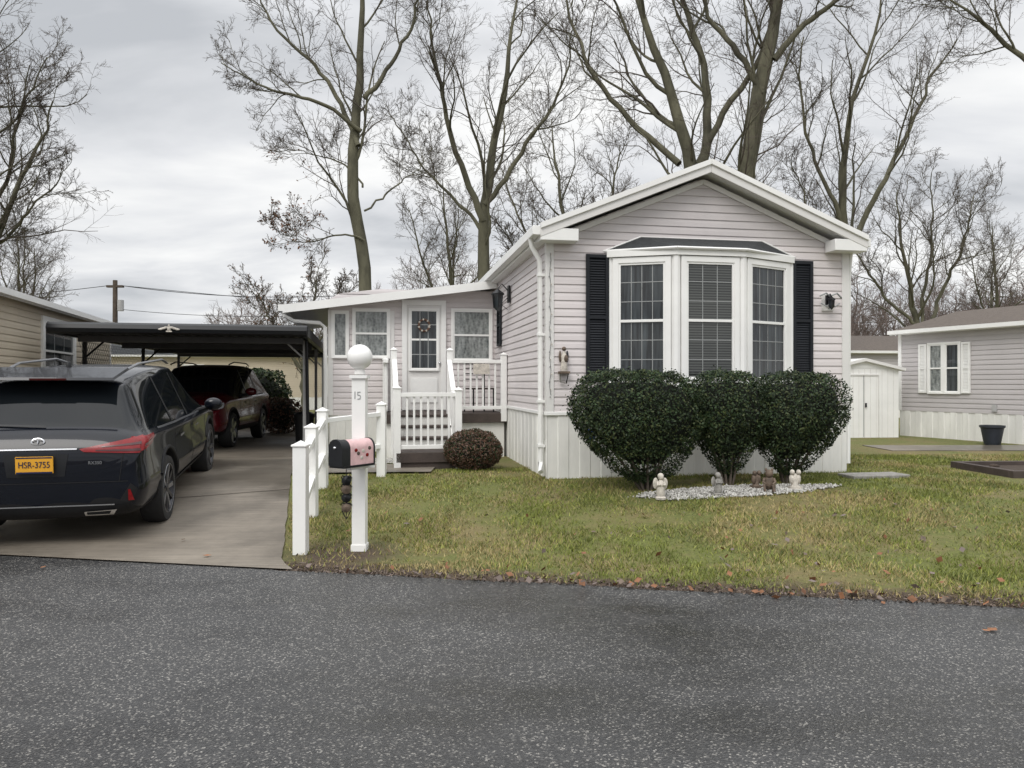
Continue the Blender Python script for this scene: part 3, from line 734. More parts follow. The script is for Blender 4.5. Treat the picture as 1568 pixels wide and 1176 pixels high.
# ------------------------------------------------------------ cars
def make_car(name,M,st,paint,L,wb,axle,wr,kind):
    root=empty(name,M)
    bm=bmesh.new(); rings=[]
    cr=bm.edges.layers.float.new('crease_edge')
    for (x,w,zb,zbelt,zrf,wt) in st:
        h=[(0,zb),(.75*w,zb),(.95*w,zb+.07),(w,zb+(zbelt-zb)*.40),(.972*w,zb+(zbelt-zb)*.66),(.975*w,zbelt-.05),(.925*w,zbelt),(wt,zrf-.055),(wt-.10,zrf-.012),(0,zrf)]
        full=[(y,z) for y,z in h]+[(-y,z) for y,z in h[-2:0:-1]]
        rings.append([bm.verts.new((x,y,z)) for y,z in full])
    n=len(rings[0])
    for i in range(len(rings)-1):
        rise=abs(st[i][4]-st[i+1][4])/(st[i+1][0]-st[i][0])
        gh=min(st[i][4]-st[i][3],st[i+1][4]-st[i+1][3])
        for j in range(n):
            f=bm.faces.new((rings[i][j],rings[i+1][j],rings[i+1][(j+1)%n],rings[i][(j+1)%n]))
            f.smooth=True; m=0
            top=j in (7,8,9,10)
            side=j in (6,11)
            if top and rise>.5 and max(st[i][4],st[i+1][4])>1.25: m=1
            if side and gh>.05 and max(st[i][4],st[i+1][4])>1.3: m=1
            if j in (0,1,16,17): m=2
            f.material_index=m
    bm.faces.new(rings[0][::-1]).smooth=True; bm.faces.new(rings[-1]).smooth=True
    bm.normal_update(); bmesh.ops.recalc_face_normals(bm,faces=bm.faces)
    for e in bm.edges:
        ms={f.material_index for f in e.link_faces}
        if ms=={0,1}: e[cr]=.6
    for i in range(len(rings)-1):
        for j,cv in ((5,.55),(13,.55),(3,.4),(15,.4),(4,.2),(14,.2)):
            e=bm.edges.get((rings[i][j],rings[i+1][j]))
            if e: e[cr]=cv
    me=bpy.data.meshes.new('body'); bm.to_mesh(me); bm.free()
    body=bpy.data.objects.new('body',me); coll.objects.link(body)
    for m in (paint,CARGLASS,PLASTIC,DARK): me.materials.append(m)
    sb=body.modifiers.new('s','SUBSURF'); sb.levels=3; sb.render_levels=3
    dg=bpy.context.evaluated_depsgraph_get(); bv=BVHTree.FromObject(body,dg)
    cut=B()
    hw=max(s[1] for s in st)
    for ax in axle:
        for s in (-1,1):
            cut.tube([(ax,s*(hw-.30),wr+.01),(ax,s*(hw+.2),wr+.01)],wr+.055,DARK,36)
    co=cut.obj('cutter'); bo=body.modifiers.new('b','BOOLEAN'); bo.operation='DIFFERENCE'; bo.object=co; bo.solver='EXACT'
    try: bo.material_mode='TRANSFER'
    except Exception: pass
    bpy.context.view_layer.update(); dg=bpy.context.evaluated_depsgraph_get()
    nm=bpy.data.meshes.new_from_object(body.evaluated_get(dg)); body.modifiers.clear(); body.data=nm
    nm.polygons.foreach_set('use_smooth',[True]*len(nm.polygons)); nm.set_sharp_from_angle(angle=rad(40))
    bpy.data.objects.remove(co); body.parent=root
    b=B()
    def patch(c,ax,m,nu=8,nv=3,off=.006,s=1):
        vs=[];last=None
        for j in range(nv+1):
            for i in range(nu+1):
                u=i/nu;v=j/nv
                p=[(1-u)*(1-v)*c[0][k]+u*(1-v)*c[1][k]+u*v*c[2][k]+(1-u)*v*c[3][k] for k in (0,1)]
                if ax=='rear': o=Vector((-2,p[0],p[1])); d=Vector((1,0,0))
                elif ax=='front': o=Vector((L+2,p[0],p[1])); d=Vector((-1,0,0))
                else: o=Vector((p[0],s*3,p[1])); d=Vector((0,-s,0))
                h=bv.ray_cast(o,d)[0]
                if h is None: h=last+d*off if last else o+d*2
                h=h-d*off; last=h; vs.append(h)
        b.add(vs,[(j*(nu+1)+i,j*(nu+1)+i+1,(j+1)*(nu+1)+i+1,(j+1)*(nu+1)+i) for j in range(nv) for i in range(nu)],m)
    for s in (-1,1):
        belt=lambda x: np.interp(x,[q[0] for q in st],[q[3] for q in st])
        xs_=np.linspace(.75,L-1.45,14)
        for xa,xb in zip(xs_[:-1],xs_[1:]): patch([(xa,belt(xa)-.010),(xb,belt(xb)-.010),(xb,belt(xb)+.008),(xa,belt(xa)+.008)],'side',ALLOY if kind=='lux' else PLASTIC,2,1,.007,s)
        for xd in (axle[0]+.42,axle[0]+1.36,L-1.5):
            patch([(xd-.006,.36),(xd+.006,.36),(xd+.006,belt(xd)-.02),(xd-.006,belt(xd)-.02)],'side',DARK,1,10,.003,s)
        for xd in (axle[0]+.55,axle[0]+1.50):
            patch([(xd,.86),(xd+.2,.865),(xd+.2,.89),(xd,.885)],'side',ALLOY if kind=='lux' else paint,4,1,.03,s)
        patch([(axle[0]+wr+.07,.27),(axle[1]-wr-.07,.27),(axle[1]-wr-.07,.40),(axle[0]+wr+.07,.40)],'side',PLASTIC,12,2,.012,s)
        for xd in (axle[0]+1.36,axle[0]+.48):
            zt=1.58; patch([(xd-.035,belt(xd)+.02),(xd+.035,belt(xd)+.02),(xd+.02,zt-.02),(xd-.03,zt-.02)],'side',BLACK,1,6,.006,s)
        for ax_ in axle:
            pts=[]
            for i in range(21):
                a=math.pi*(i/20)*1.12-.19; x=ax_+(wr+.075)*math.cos(a); z=wr+.01+(wr+.075)*math.sin(a)
                h=bv.ray_cast(Vector((x,s*3,max(z,.30))),Vector((0,-s,0)))[0]; y=h.y if h else s*hw*.97
                pts.append((x,y+s*-.006,max(z,.22)))
            b.tube(pts,.022,PLASTIC,8)
        b.sph((L-1.72,s*(hw+.13),belt(L-1.7)+.09),(.07,.12,.085),paint,14,9)
        b.tube([(L-1.68,s*(hw-.08),belt(L-1.7)+.0),(L-1.7,s*(hw+.08),belt(L-1.7)+.05)],.03,BLACK,8)
        b.tube([(.95,s*.56,1.675),(1.3,s*.585,1.72),(2.4,s*.595,1.72),(2.75,s*.58,1.66)],.014,ALLOY if kind=='lux' else BLACK,6)
    if kind=='lux':
        for s in (-1,1):
            f=lambda pts:[(s*y,z) for y,z in pts]
            patch(f([(.91,.92),(.40,.945),(.36,.972),(.91,1.085)]),'rear',REDL,14,5,.014)
            patch(f([(.88,.94),(.50,.955),(.50,.963),(.88,.965)]),'rear',REDD,12,1,.019)
            patch(f([(.88,1.00),(.55,.985),(.55,.992),(.88,1.025)]),'rear',REDD,12,1,.019)
            patch([(.06,.93),(.34,.985),(.46,1.065),(.10,1.07)],'side',REDL,7,4,.012,s)
            patch([(.12,.975),(.34,1.01),(.37,1.03),(.14,1.00)],'side',REDD,6,1,.016,s)
            patch(f([(.83,.47),(.78,.47),(.78,.58),(.80,.58)]),'rear',REDL,2,3,.014)
            patch(f([(.64,.33),(.40,.33),(.40,.375),(.68,.39)]),'rear',CHROME,6,2,.030)
            patch(f([(.61,.343),(.42,.343),(.42,.365),(.63,.372)]),'rear',DARK,6,2,.034)
            patch(f([(.70,.47),(.80,.44),(.86,.58),(.80,.64)]),'rear',PLASTIC,4,3,.006)
            # hatch shut line
            patch(f([(.700,.66),(.706,.66),(.745,.94),(.738,.94)]),'rear',DARK,1,6,.004)
        patch([(-.80,.30),(.80,.30),(.74,.43),(-.74,.43)],'rear',PLASTIC,18,3,.010)
        patch([(-.66,.432),(.66,.432),(.66,.444),(-.66,.444)],'rear',CHROME,18,1,.016)
        patch([(-.34,.968),(.34,.968),(.34,.980),(-.34,.980)],'rear',ALLOY,10,1,.014)
        patch([(-.24,.72),(.24,.72),(.27,.93),(-.27,.93)],'rear',BLACK,6,3,.005)
        patch([(-.78,.655),(.78,.655),(.78,.663),(-.78,.663)],'rear',DARK,16,1,.004)
        b.box(-.035,-.02,-.155,.155,.76,.915,PLATE); b.box(-.037,-.034,-.15,.15,.76,.775,NAVY); b.box(-.037,-.034,-.15,.15,.90,.912,NAVY)
        h=bv.ray_cast(Vector((-2,0,1.04)),Vector((1,0,0)))[0]
        Me=T(h.x-.012,0,1.04)@RY(rad(-75))@Matrix.Diagonal((.75,1.2,1,1))
        b.lathe([(.040,-.003),(.050,.003),(.040,.006)],CHROME,20,Me); b.box(-.02,.02,-.005,.003,0,.006,CHROME,Me)
        b.add([(.36,-.58,1.60),(.36,.58,1.60),(.85,.60,1.675),(.85,-.60,1.675),(.38,-.57,1.625),(.38,.57,1.625),(.85,.59,1.70),(.85,-.59,1.70)],[(0,3,2,1),(4,5,6,7),(0,1,5,4),(1,2,6,5),(3,0,4,7)],paint)
        b.box(.352,.36,-.16,.16,1.60,1.618,REDD)
        patch([(-.02,1.16),(.46,1.18),(.46,1.192),(-.02,1.175)],'rear',BLACK,8,1,.02)
        b.lathe([(.03,0),(.025,.06),(.008,.08)],BLACK,8,T(.95,0,1.68))
        t=bpy.data.curves.new('plate_text','FONT'); t.body='HSR-3755'; t.size=.083; t.align_x='CENTER'; t.align_y='CENTER'; t.extrude=.001
        t.materials.append(NAVY); to=bpy.data.objects.new('plate_text',t); coll.objects.link(to); to.parent=root
        to.matrix_local=T(-.0385,0,.838)@RZ(rad(-90))@RX(rad(90))@Matrix.Diagonal((.78,1,1,1))
        t=bpy.data.curves.new('badge_text','FONT'); t.body='RX350'; t.size=.042; t.align_x='CENTER'; t.extrude=.001
        t.materials.append(CHROME); to=bpy.data.objects.new('badge_text',t); coll.objects.link(to); to.parent=root
        h=bv.ray_cast(Vector((-2,-.5,.83)),Vector((1,0,0)))[0]
        to.matrix_local=T(h.x-.012,-.5,.83)@RZ(rad(-90))@RX(rad(90))
    else:
        for s in (-1,1):
            f=lambda pts:[(s*y,z) for y,z in pts]
            patch(f([(.36,.76),(.80,.80),(.82,.90),(.38,.83)]),'front',LENS,10,4,.012)
            patch(f([(.44,.775),(.56,.785),(.56,.84),(.44,.83)]),'front',ALLOYD,4,3,.016)
            patch(f([(.62,.79),(.70,.795),(.70,.86),(.62,.85)]),'front',ALLOYD,4,3,.016)
            patch([(L-.30,.80),(L-.12,.78),(L-.12,.86),(L-.42,.90)],'side',LENS,6,3,.012,s)
            patch(f([(.52,.40),(.74,.42),(.72,.52),(.52,.50)]),'front',BLACK,6,3,.010)
            b.sph((L-.12,s*.62,.46),(.03,.05,.045),LENS,10,7)
            patch(f([(.34,.70),(.80,.765),(.80,.775),(.34,.715)]),'front',CHROME,10,1,.015)
        patch([(-.36,.64),(.36,.64),(.38,.84),(-.38,.84)],'front',BLACK,10,4,.010)
        for z in (.66,.83): patch([(-.36,z-.014),(.36,z-.014),(.36,z+.014),(-.36,z+.014)],'front',CHROME,10,1,.022)
        for z in (.70,.735,.77,.80): patch([(-.34,z-.004),(.34,z-.004),(.34,z+.004),(-.34,z+.004)],'front',ALLOYD,10,1,.016)
        b.box(L+.012,L+.02,-.06,.06,.72,.79,CHROME)
        patch([(-.46,.30),(.46,.30),(.44,.52),(-.44,.52)],'front',PLASTIC,12,4,.010)
        b.box(L+.02,L+.03,-.155,.155,.52,.63,PLATE)
        b.tube([(L-1.22,-.1,1.13),(L-1.35,-.45,1.19)],.01,BLACK,5); b.tube([(L-1.22,.35,1.13),(L-1.35,.0,1.19)],.01,BLACK,5)
    b.obj('trim_parts',root)
    b=B()
    for ax_ in axle:
        for s in (-1,1):
            Mw=T(ax_,s*(hw-.135),wr)@RX(rad(-90*s))
            b.lathe([(wr*.66,-.11),(wr*.93,-.115),(wr*.99,-.07),(wr,0),(wr*.99,.07),(wr*.94,.112),(wr*.80,.122),(wr*.72,.11),(wr*.70,.09)],RUB,40,Mw)
            b.lathe([(wr*.73,.112),(wr*.70,.116),(wr*.66,.10),(wr*.64,.02),(wr*.62,-.06),(.001,-.06)],ALLOYD,40,Mw)
            b.lathe([(wr*.73,.112),(wr*.715,.118),(wr*.69,.112)],ALLOY,40,Mw)
            b.lathe([(.001,.02),(wr*.56,.015)],DARK,30,Mw)
            ns=10 if kind=='lux' else 5
            for k in range(ns):
                a=2*math.pi*k/ns; R_=Mw@RZ(a); w0=.016 if kind=='lux' else .03
                vs=[(.04,-w0*1.2,.06),(.04,w0*1.2,.06),(.04,w0*1.2,.095),(.04,-w0*1.2,.095),(wr*.68,-w0*1.7,.06),(wr*.68,w0*1.7,.06),(wr*.68,w0*1.5,.108),(wr*.68,-w0*1.5,.108)]
                b.add(vs,[(0,1,2,3),(7,6,5,4),(0,4,5,1),(1,5,6,2),(2,6,7,3),(3,7,4,0)],ALLOY if k%2==0 or kind!='lux' else ALLOYD,R_)
            b.lathe([(.001,.105),(.045,.102),(.055,.09),(.055,.05)],ALLOYD,16,Mw)
    b.obj('wheels',root)
    return root
RXs=[(0,.80,.42,.80,.88,.70),(.04,.88,.33,.93,1.0,.78),(.13,.925,.29,1.05,1.11,.80),(.22,.94,.27,1.10,1.16,.77),(.58,.947,.26,1.09,1.57,.62),(.85,.95,.26,1.07,1.64,.61),(1.5,.95,.25,1.04,1.68,.62),(2.2,.95,.25,1.02,1.68,.63),(2.9,.95,.25,1.00,1.63,.61),(3.35,.95,.25,.99,1.38,.66),(3.75,.945,.25,.98,1.06,.80),(4.3,.93,.25,.92,.98,.76),(4.65,.88,.26,.82,.88,.70),(4.83,.78,.30,.70,.76,.6),(4.89,.66,.36,.62,.66,.52)]
a=rad(13.5)
Mx=T(-4.44,6.93,-.035)@RZ(rad(90)+a)@RY(rad(-4.2))
make_car('parked_suv',Mx,RXs,LEXP,4.89,2.79,(1.05,3.84),.37,'lux')
CRs=[(0,.76,.42,.9,1.0,.7),(.06,.86,.32,1.0,1.1,.74),(.2,.9,.27,1.04,1.3,.68),(.45,.905,.25,1.05,1.6,.6),(.8,.91,.25,1.04,1.66,.6),(1.4,.91,.25,1.03,1.69,.62),(2.2,.91,.25,1.02,1.68,.62),(2.65,.91,.25,1.01,1.61,.6),(3.1,.91,.25,1.00,1.36,.66),(3.5,.905,.25,1.0,1.09,.78),(4.05,.89,.25,.95,1.02,.76),(4.34,.85,.27,.84,.92,.7),(4.48,.79,.30,.74,.80,.64),(4.53,.68,.36,.66,.70,.54)]
Mc=T(-6.80,18.1,.295)@RZ(math.atan2(-.993,.115))
make_car('parked_suv',Mc,CRs,HONP,4.53,2.62,(.93,3.58),.35,'crv')

# ------------------------------------------------------------ carport
cp=empty('carport',T(-7.35,11.85,0)@RZ(rad(11.6)))
b=B(); WC=3.85; LC=8.4; zc=2.36
b.box(0,WC,0,LC,zc+.10,zc+.13,BLACK)
for i in range(22):
    x=i*WC/22; b.box(x+.02,x+.06,.06,LC-.05,zc+.03,zc+.10,STEEL)
for y in (.9,3.3,5.7,8.0): b.box(.05,WC-.05,y,y+.08,zc-.08,zc+.03,STEEL)
prof=[(0,-.0),(-.06,.03),(-.085,.09),(-.06,.155),(0,.19),(.03,.19),(.03,0)]
vs=[];n=len(prof)
for x in (-.08,WC+.08): vs+=[(x,y,zc+z) for y,z in prof]
b.add(vs,[(i,(i+1)%n,n+(i+1)%n,n+i) for i in range(n)]+[list(range(n)),list(range(n,2*n))[::-1]],BLACK)
b.box(-.08,.0,.03,LC,zc,zc+.17,BLACK); b.box(WC,WC+.09,.03,LC,zc,zc+.17,BLACK); b.box(-.08,WC+.08,LC-.02,LC,zc,zc+.17,BLACK)
b.obj('canopy',cp,bevel=.004)
b=B()
for y in (1.2,4.8,8.1):
    b.box(WC-.08,WC-.02,y,y+.06,.2,zc,STEELW); b.box(.02,.08,y,y+.06,.2,zc,BLACK)
    b.box(WC-.11,WC+.01,y-.03,y+.09,.28,.32,STEELW)
    for x,s in ((WC-.05,-1),(.05,1)): b.tube([(x,y+.03,zc-.35),(x+s*.35,y+.03,zc-.02)],.018,STEELW if s<0 else BLACK,6)
b.tube([(WC-.01,1.15,zc+.05),(WC+.02,1.15,.35)],.03,BLACK,8)
b.obj('posts',cp)
b=B()
for i in range(76):
    y=.9+i*.1
    b.quad((.05,y,zc-.6),(.05,y+.02,zc-.6),(.05,y+.52,zc-.05),(.05,y+.50,zc-.05),BLACK)
    b.quad((.058,y+.50,zc-.6),(.058,y+.52,zc-.6),(.058,y+.02,zc-.05),(.058,y,zc-.05),BLACK)
b.box(.03,.07,.9,8.4,zc-.64,zc-.6,BLACK)
b.obj('lattice',cp,smooth=False)
b=B(M=T(1.75,-.10,zc+.10))
b.sph((0,0,0),(.03,.015,.045),STATW,10,7); b.sph((0.0,-.005,.045),(.016,.014,.018),STATW,8,6)
for s in (-1,1):
    for k in range(4): b.sph((s*(.04+.03*k),0,.015-.010*k),(.038,.01,.016),STATW,8,5)
    b.sph((s*.02,0,-.05),(.03,.01,.014),STATW,8,5)
b.obj('eagle_emblem',cp)
b=B(M=T(-4.1,14.6,.28)); b.lathe([(.16,0),(.19,.6),(.2,.62),(.2,.68),(.12,.72),(.001,.73)],BLACK,16); b.box(-.14,.14,.1,.2,.0,.6,BLACK); b.obj('rubbish_bin')

# ------------------------------------------------------------ neighbouring homes
def simple_home(name,M,L,D,zb,ze_,zr_,sm,rm,extra=None,skm=WHITED,z0=.15,zskirt=.9):
    e=empty(name,M); b=B()
    b.box(.01,L-.01,.01,D-.01,z0,ze_,TRIM)
    siding(b,ID,L,zskirt,ze_,sm); siding(b,T(0,D)@RZ(rad(-90)),D,zskirt,ze_,sm); siding(b,T(L,0)@RZ(rad(90)),D,zskirt,ze_,sm)
    sl=(zr_-ze_)/(D/2+.15)
    for MM in (T(0,D)@RZ(rad(-90)),T(L,0)@RZ(rad(90))):
        siding(b,MM,D,ze_,ze_+sl*D/2,sm,l=lambda z:(z-ze_)/sl,r=lambda z:D-(z-ze_)/sl)
    skirt(b,ID,L,z0,zskirt,skm,.15); skirt(b,T(0,D)@RZ(rad(-90)),D,z0,zskirt,skm,.15); skirt(b,T(L,0)@RZ(rad(90)),D,z0,zskirt,skm,.15)
    b.box(-.03,.06,-.03,.0,zskirt,ze_,WHITE); b.box(L-.06,L+.03,-.03,.0,zskirt,ze_,WHITE)
    b.obj('walls',e,smooth=False)
    b=B(); 
    def sl2(y0,z0_,y1,z1_):
        vs=[(-.15,y0,z0_),(L+.15,y0,z0_),(L+.15,y1,z1_),(-.15,y1,z1_)]; lo=[(x,y,z-.1) for x,y,z in vs]
        b.add(vs,[(0,1,2,3)],rm); b.add(vs+lo,[(0,4,5,1),(3,2,6,7),(0,3,7,4),(1,5,6,2),(7,6,5,4)],WHITE)
    sl2(-.18,ze_+.03,D/2,zr_+.08); sl2(D/2,zr_+.08,D+.18,ze_+.03)
    b.box(-.15,L+.15,-.26,-.18,ze_-.05,ze_+.04,WHITE)
    b.obj('roof',e,smooth=False)
    if extra: b=B(); extra(b); b.obj('windows',e)
    return e
def exr(b):
    window(b,ID,.78,1.20,1.32,2.52,1,2,G_LACE,fr=.045); window(b,ID,1.20,1.62,1.32,2.52,1,2,G_DARK,fr=.045)
    shutter(b,ID,.55,.76,1.34,2.50,WHITE); shutter(b,ID,1.64,1.85,1.34,2.50,WHITE)
    b.box(2.35,2.45,-.05,0,.95,1.1,STEELW)
    b.tube([(2.3,1.6,3.10),(2.3,1.6,3.50)],.05,STEELW,8); b.tube([(5,1.9,3.25),(5,1.9,3.6)],.05,STEELW,8)
    b.box(3.9,4.8,-.02,-.01,1.3,2.3,G_DARK)
simple_home('neighbour_home',T(9.6,18.3,0)@RZ(math.atan2(-.925,.38)),9,4.4,0,2.82,3.36,SIDING_G,SHINGB,exr)
def exl(b):
    window(b,ID,5.75,7.65,1.55,2.72,3,2,G_DARK,fr=.12)
    b.box(1.0,1.8,-.03,-.01,1.2,2.5,G_DARK)
simple_home('neighbour_home',T(-6.48,7.05,0)@RZ(math.atan2(.963,-.27)),10.4,4.4,0,2.88,3.45,SIDING_B,SHING,exl)
def exb(b): window(b,ID,1.2,2.0,1.5,2.5,2,2,G_DARK); window(b,ID,4.2,5.2,1.5,2.5,2,2,G_DARK)
simple_home('distant_home',T(11.2,27.5,0)@RZ(rad(6)),7,5,0,2.75,3.45,SIDING_G,SHINGB,exb)
simple_home('distant_home',T(-20,35,0)@RZ(rad(8)),11,6,0,2.9,4.0,SIDING_B,SHING,exb)
sh=empty('garden_shed',T(7.45,17.4,0)@RZ(rad(6))); b=B()
b.box(0,1.75,0,2.2,.2,1.93,WHITE)
b.obj('walls',sh)
b=B()
for i in range(12): b.box(.02+i*.145,.03+i*.145,-.008,-.001,.25,1.9,TRIM)
b.box(.5,.52,-.02,-.001,.3,1.75,TRIM); b.box(1.23,1.25,-.02,-.001,.3,1.75,TRIM); b.box(.5,1.25,-.02,-.001,1.75,1.78,TRIM)
b.box(.865,.875,-.012,-.001,.3,1.75,MUN); b.box(.9,.93,-.04,-.001,1.0,1.1,ALLOYD)
b.obj('door',sh)
b=B(); slab(-.12,1.93,.875,2.16,-.1,2.3,.07,TRIM,TRIM,b); slab(.875,2.16,1.87,1.93,-.1,2.3,.07,TRIM,TRIM,b)
b.add([(0,-.01,1.93),(1.75,-.01,1.93),(.875,-.01,2.1)],[(0,1,2)],WHITE); b.obj('roof',sh,smooth=False)
b=B(M=T(6.75,9.95,.2)@RZ(rad(4)))
b.box(0,2.6,0,.09,.002,.178,DECK); b.box(0,2.6,1.2,1.29,.002,.178,DECK); b.box(0,.09,.09,1.2,.002,.178,DECK); b.box(2.51,2.6,.09,1.2,.002,.178,DECK)
b.box(.09,2.51,.09,1.2,0,.12,SOIL)
for i in range(14): b.sph((.3+random.random()*2,.2+random.random()*.9,.13),(.05+random.random()*.05,.05,.035),SOIL if i%2 else CONCR,8,6)
b.obj('raised_planter_bed',bevel=.006)
b=B(M=T(10.0,15.4,.29)); b.lathe([(.001,0),(.15,0),(.21,.34),(.235,.36),(.235,.40),(.20,.40),(.19,.34),(.001,.34)],POT,20); b.obj('flower_pot')

# ------------------------------------------------------------ utility pole & wires
b=B(); b.tube([(-22,41,0),(-22,41,7.3)],[.16,.12],WOOD,10); b.box(-22.45,-21.55,40.9,41.1,6.9,7.02,WOOD)
b.tube([(-21.7,41,5.6),(-21.7,41,6.2)],.17,STEELW,10)
b.obj('utility_pole')
b=B()
def wire(p,q,sag,r=.018):
    pts=[]
    for i in range(17):
        t=i/16; v=Vector(p).lerp(Vector(q),t); v.z-=sag*4*t*(1-t); pts.append(v)
    b.tube(pts,r,BLACK,4)
wire((-21.6,41,7.0),(-8,40,6.4),.35); wire((-22.4,41,7.0),(-60,48,6.9),.8); wire((-21.8,41,5.7),(-8,40,5.4),.3,.014); wire((-21.6,41,7.0),(40,60,7),1.2,.016)
b.obj('power_lines')

# ------------------------------------------------------------ bare trees
def resample(pl,n):
    pl=np.array(pl,float); d=np.r_[0,np.cumsum(np.linalg.norm(np.diff(pl[:,:3],axis=0),axis=1))]
    t=np.linspace(0,d[-1],n); o=np.stack([np.interp(t,d,pl[:,k]) for k in range(4)],1)
    for _ in range(2): o[1:-1]=(o[:-2]+2*o[1:-1]+o[2:])/4
    return o
def kids(P,R,L,k,t0,t1,lr,ang,n,rr,up,wob,g,rmin,thick):
    Bn,m,_=P.shape
    t=t0+(t1-t0)*(np.arange(k)[None,:]+g.random((Bn,k)))/k; ix=t*(m-1); i0=np.clip(ix.astype(int),0,m-2); fr=(ix-i0)[...,None]
    bi=np.arange(Bn)[:,None]; p=P[bi,i0]*(1-fr)+P[bi,i0+1]*fr; tg=P[bi,i0+1]-P[bi,i0]; tg/=np.linalg.norm(tg,axis=2)[...,None]+1e-9
    r=R[bi,i0]*(1-fr[...,0])+R[bi,i0+1]*fr[...,0]
    q=g.normal(size=tg.shape); q-= (q*tg).sum(2)[...,None]*tg; q/=np.linalg.norm(q,axis=2)[...,None]+1e-9
    a=ang*g.uniform(.6,1.35,(Bn,k))[...,None]; d=np.cos(a)*tg+np.sin(a)*q
    ln=L[:,None]*lr*(1-.45*t)*g.uniform(.6,1.3,(Bn,k))
    p=p.reshape(-1,3); d=d.reshape(-1,3); ln=ln.ravel(); r0=np.maximum(np.minimum(r.ravel()*rr,ln*thick+.002),rmin)
    out=[p]; 
    for i in range(n-1):
        d=d+g.normal(size=d.shape)*wob+np.array([0,0,up]); d/=np.linalg.norm(d,axis=1)[:,None]; out.append(out[-1]+d*(ln/(n-1))[:,None])
    return np.stack(out,1), np.maximum(r0[:,None]*np.linspace(1,.25,n)[None,:],rmin*.6), ln
def tubes(P,R,sd):
    tg=np.gradient(P,axis=1); tg/=np.linalg.norm(tg,axis=2)[...,None]+1e-9
    ref=np.array([.31,.93,.2]); a=np.cross(tg,ref); a/=np.linalg.norm(a,axis=2)[...,None]+1e-9; b_=np.cross(tg,a)
    th=np.arange(sd)*2*np.pi/sd
    V=P[:,:,None,:]+R[:,:,None,None]*(np.cos(th)[None,None,:,None]*a[:,:,None,:]+np.sin(th)[None,None,:,None]*b_[:,:,None,:])
    Bn,n=P.shape[:2]; base=(np.arange(Bn)[:,None,None]*n+np.arange(n-1)[None,:,None])*sd; j=np.arange(sd)[None,None,:]; j2=(j+1)%sd
    F=np.stack([base+j,base+j2,base+sd+j2,base+sd+j],-1).reshape(-1,4)
    return V.reshape(-1,3),F
def tree(name,x,y,stems,seed,k=(12,7,6,5),rmin=.0055,lr=(.42,.55,.58,.55),leaves=0,far=False,up=.07,t0=.33,rs=.74,lsize=.09):
    g=np.random.default_rng(seed)
    VV=[];FF=[];MI=[];off=0
    def push(P,R,sd,m):
        nonlocal off
        V,F=tubes(P,R,sd); VV.append(V); FF.append(F+off); off+=len(V); MI.append(np.full(len(F),m))
    S=np.stack([resample(s,22) for s in stems])
    S[:,1:,:3]+=np.cumsum(g.normal(0,.055,(len(S),21,3)),axis=1)*np.array([1,1,.3])
    P=S[:,:,:3]; R=S[:,:,3]*rs; push(P,R,10,0)
    L=np.linalg.norm(np.diff(P,axis=1),axis=2).sum(1)
    L=np.clip(L,5,13)
    cfg=[(k[0],t0,1.,lr[0],.70,10,.5,up,.14,6,.014),(k[1],.15,1.,lr[1],.75,7,.55,up*.8,.17,4,.010),(k[2],.12,1.,lr[2],.75,5,.6,up*.5,.18,3,.008),(k[3],.12,1.,lr[3],.75,3,.7,up*.3,.2,3,.006)]
    tips=None
    for lv,(kk,ta,tb,l_,an,n,rr,u_,wb,sd,tk) in enumerate(cfg):
        if kk==0: break
        P,R,L=kids(P,R,L,kk,ta,tb,l_,an,n,rr,u_,wb,g,rmin*(2.2,1.5,1.1,.9)[lv],tk)
        push(P,R,sd,0 if lv<1 else 1); tips=P[:,-1]
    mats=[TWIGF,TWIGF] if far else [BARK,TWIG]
    o=fast(name,np.concatenate(VV),np.concatenate(FF),mats,np.concatenate(MI),smooth=True)
    o.location=(x,y,.2)
    if leaves:
        e=rng.choice(len(tips),leaves); Pp=tips[e]; Pp=Pp[(Pp[:,2]<9.0)&(Pp[:,0]<.5)]
        lf=leaf_mesh('dead_leaves',Pp,lsize,[DEADLEAF,STATB],[.6,.4]); lf.parent=o
    return o
tree('bare_tree',-5.0,25,[
 [(0,0,-.3,.33),(.05,0,4.6,.29),(-.05,0,7.2,.27),(-.25,0,9.5,.24),(0,0,11.2,.19),(.15,0,13.7,.13),(-.1,0,16.5,.04)],
 [(-.2,0,9.4,.13),(-.7,.2,10.6,.11),(-1.8,.4,12.0,.09),(-3.2,.3,13.2,.06),(-4.2,.2,15,.02)],
 [(-.1,0,9.9,.10),(-1.4,-.5,10.7,.08),(-3.0,-.8,10.9,.05),(-4.6,-.8,11.8,.02)],
 [(0,0,11.0,.12),(1.0,.3,12.2,.09),(1.7,.5,13.9,.06),(2.2,.6,16,.02)],
 [(0,0,6.2,.05),(-1,-.2,6.5,.04),(-2.2,-.3,6.2,.025),(-3.2,-.2,6.6,.01)],
 [(0,0,7.2,.05),(.6,.4,8.2,.04),(1.2,.6,8.6,.02),(1.9,.6,9.6,.01)],
 [(-.05,0,8,.05),(-.9,.4,8.9,.04),(-1.9,.6,9.2,.025),(-2.9,.6,9.3,.01)]],11,k=(10,7,6,5),leaves=4500,t0=.38)
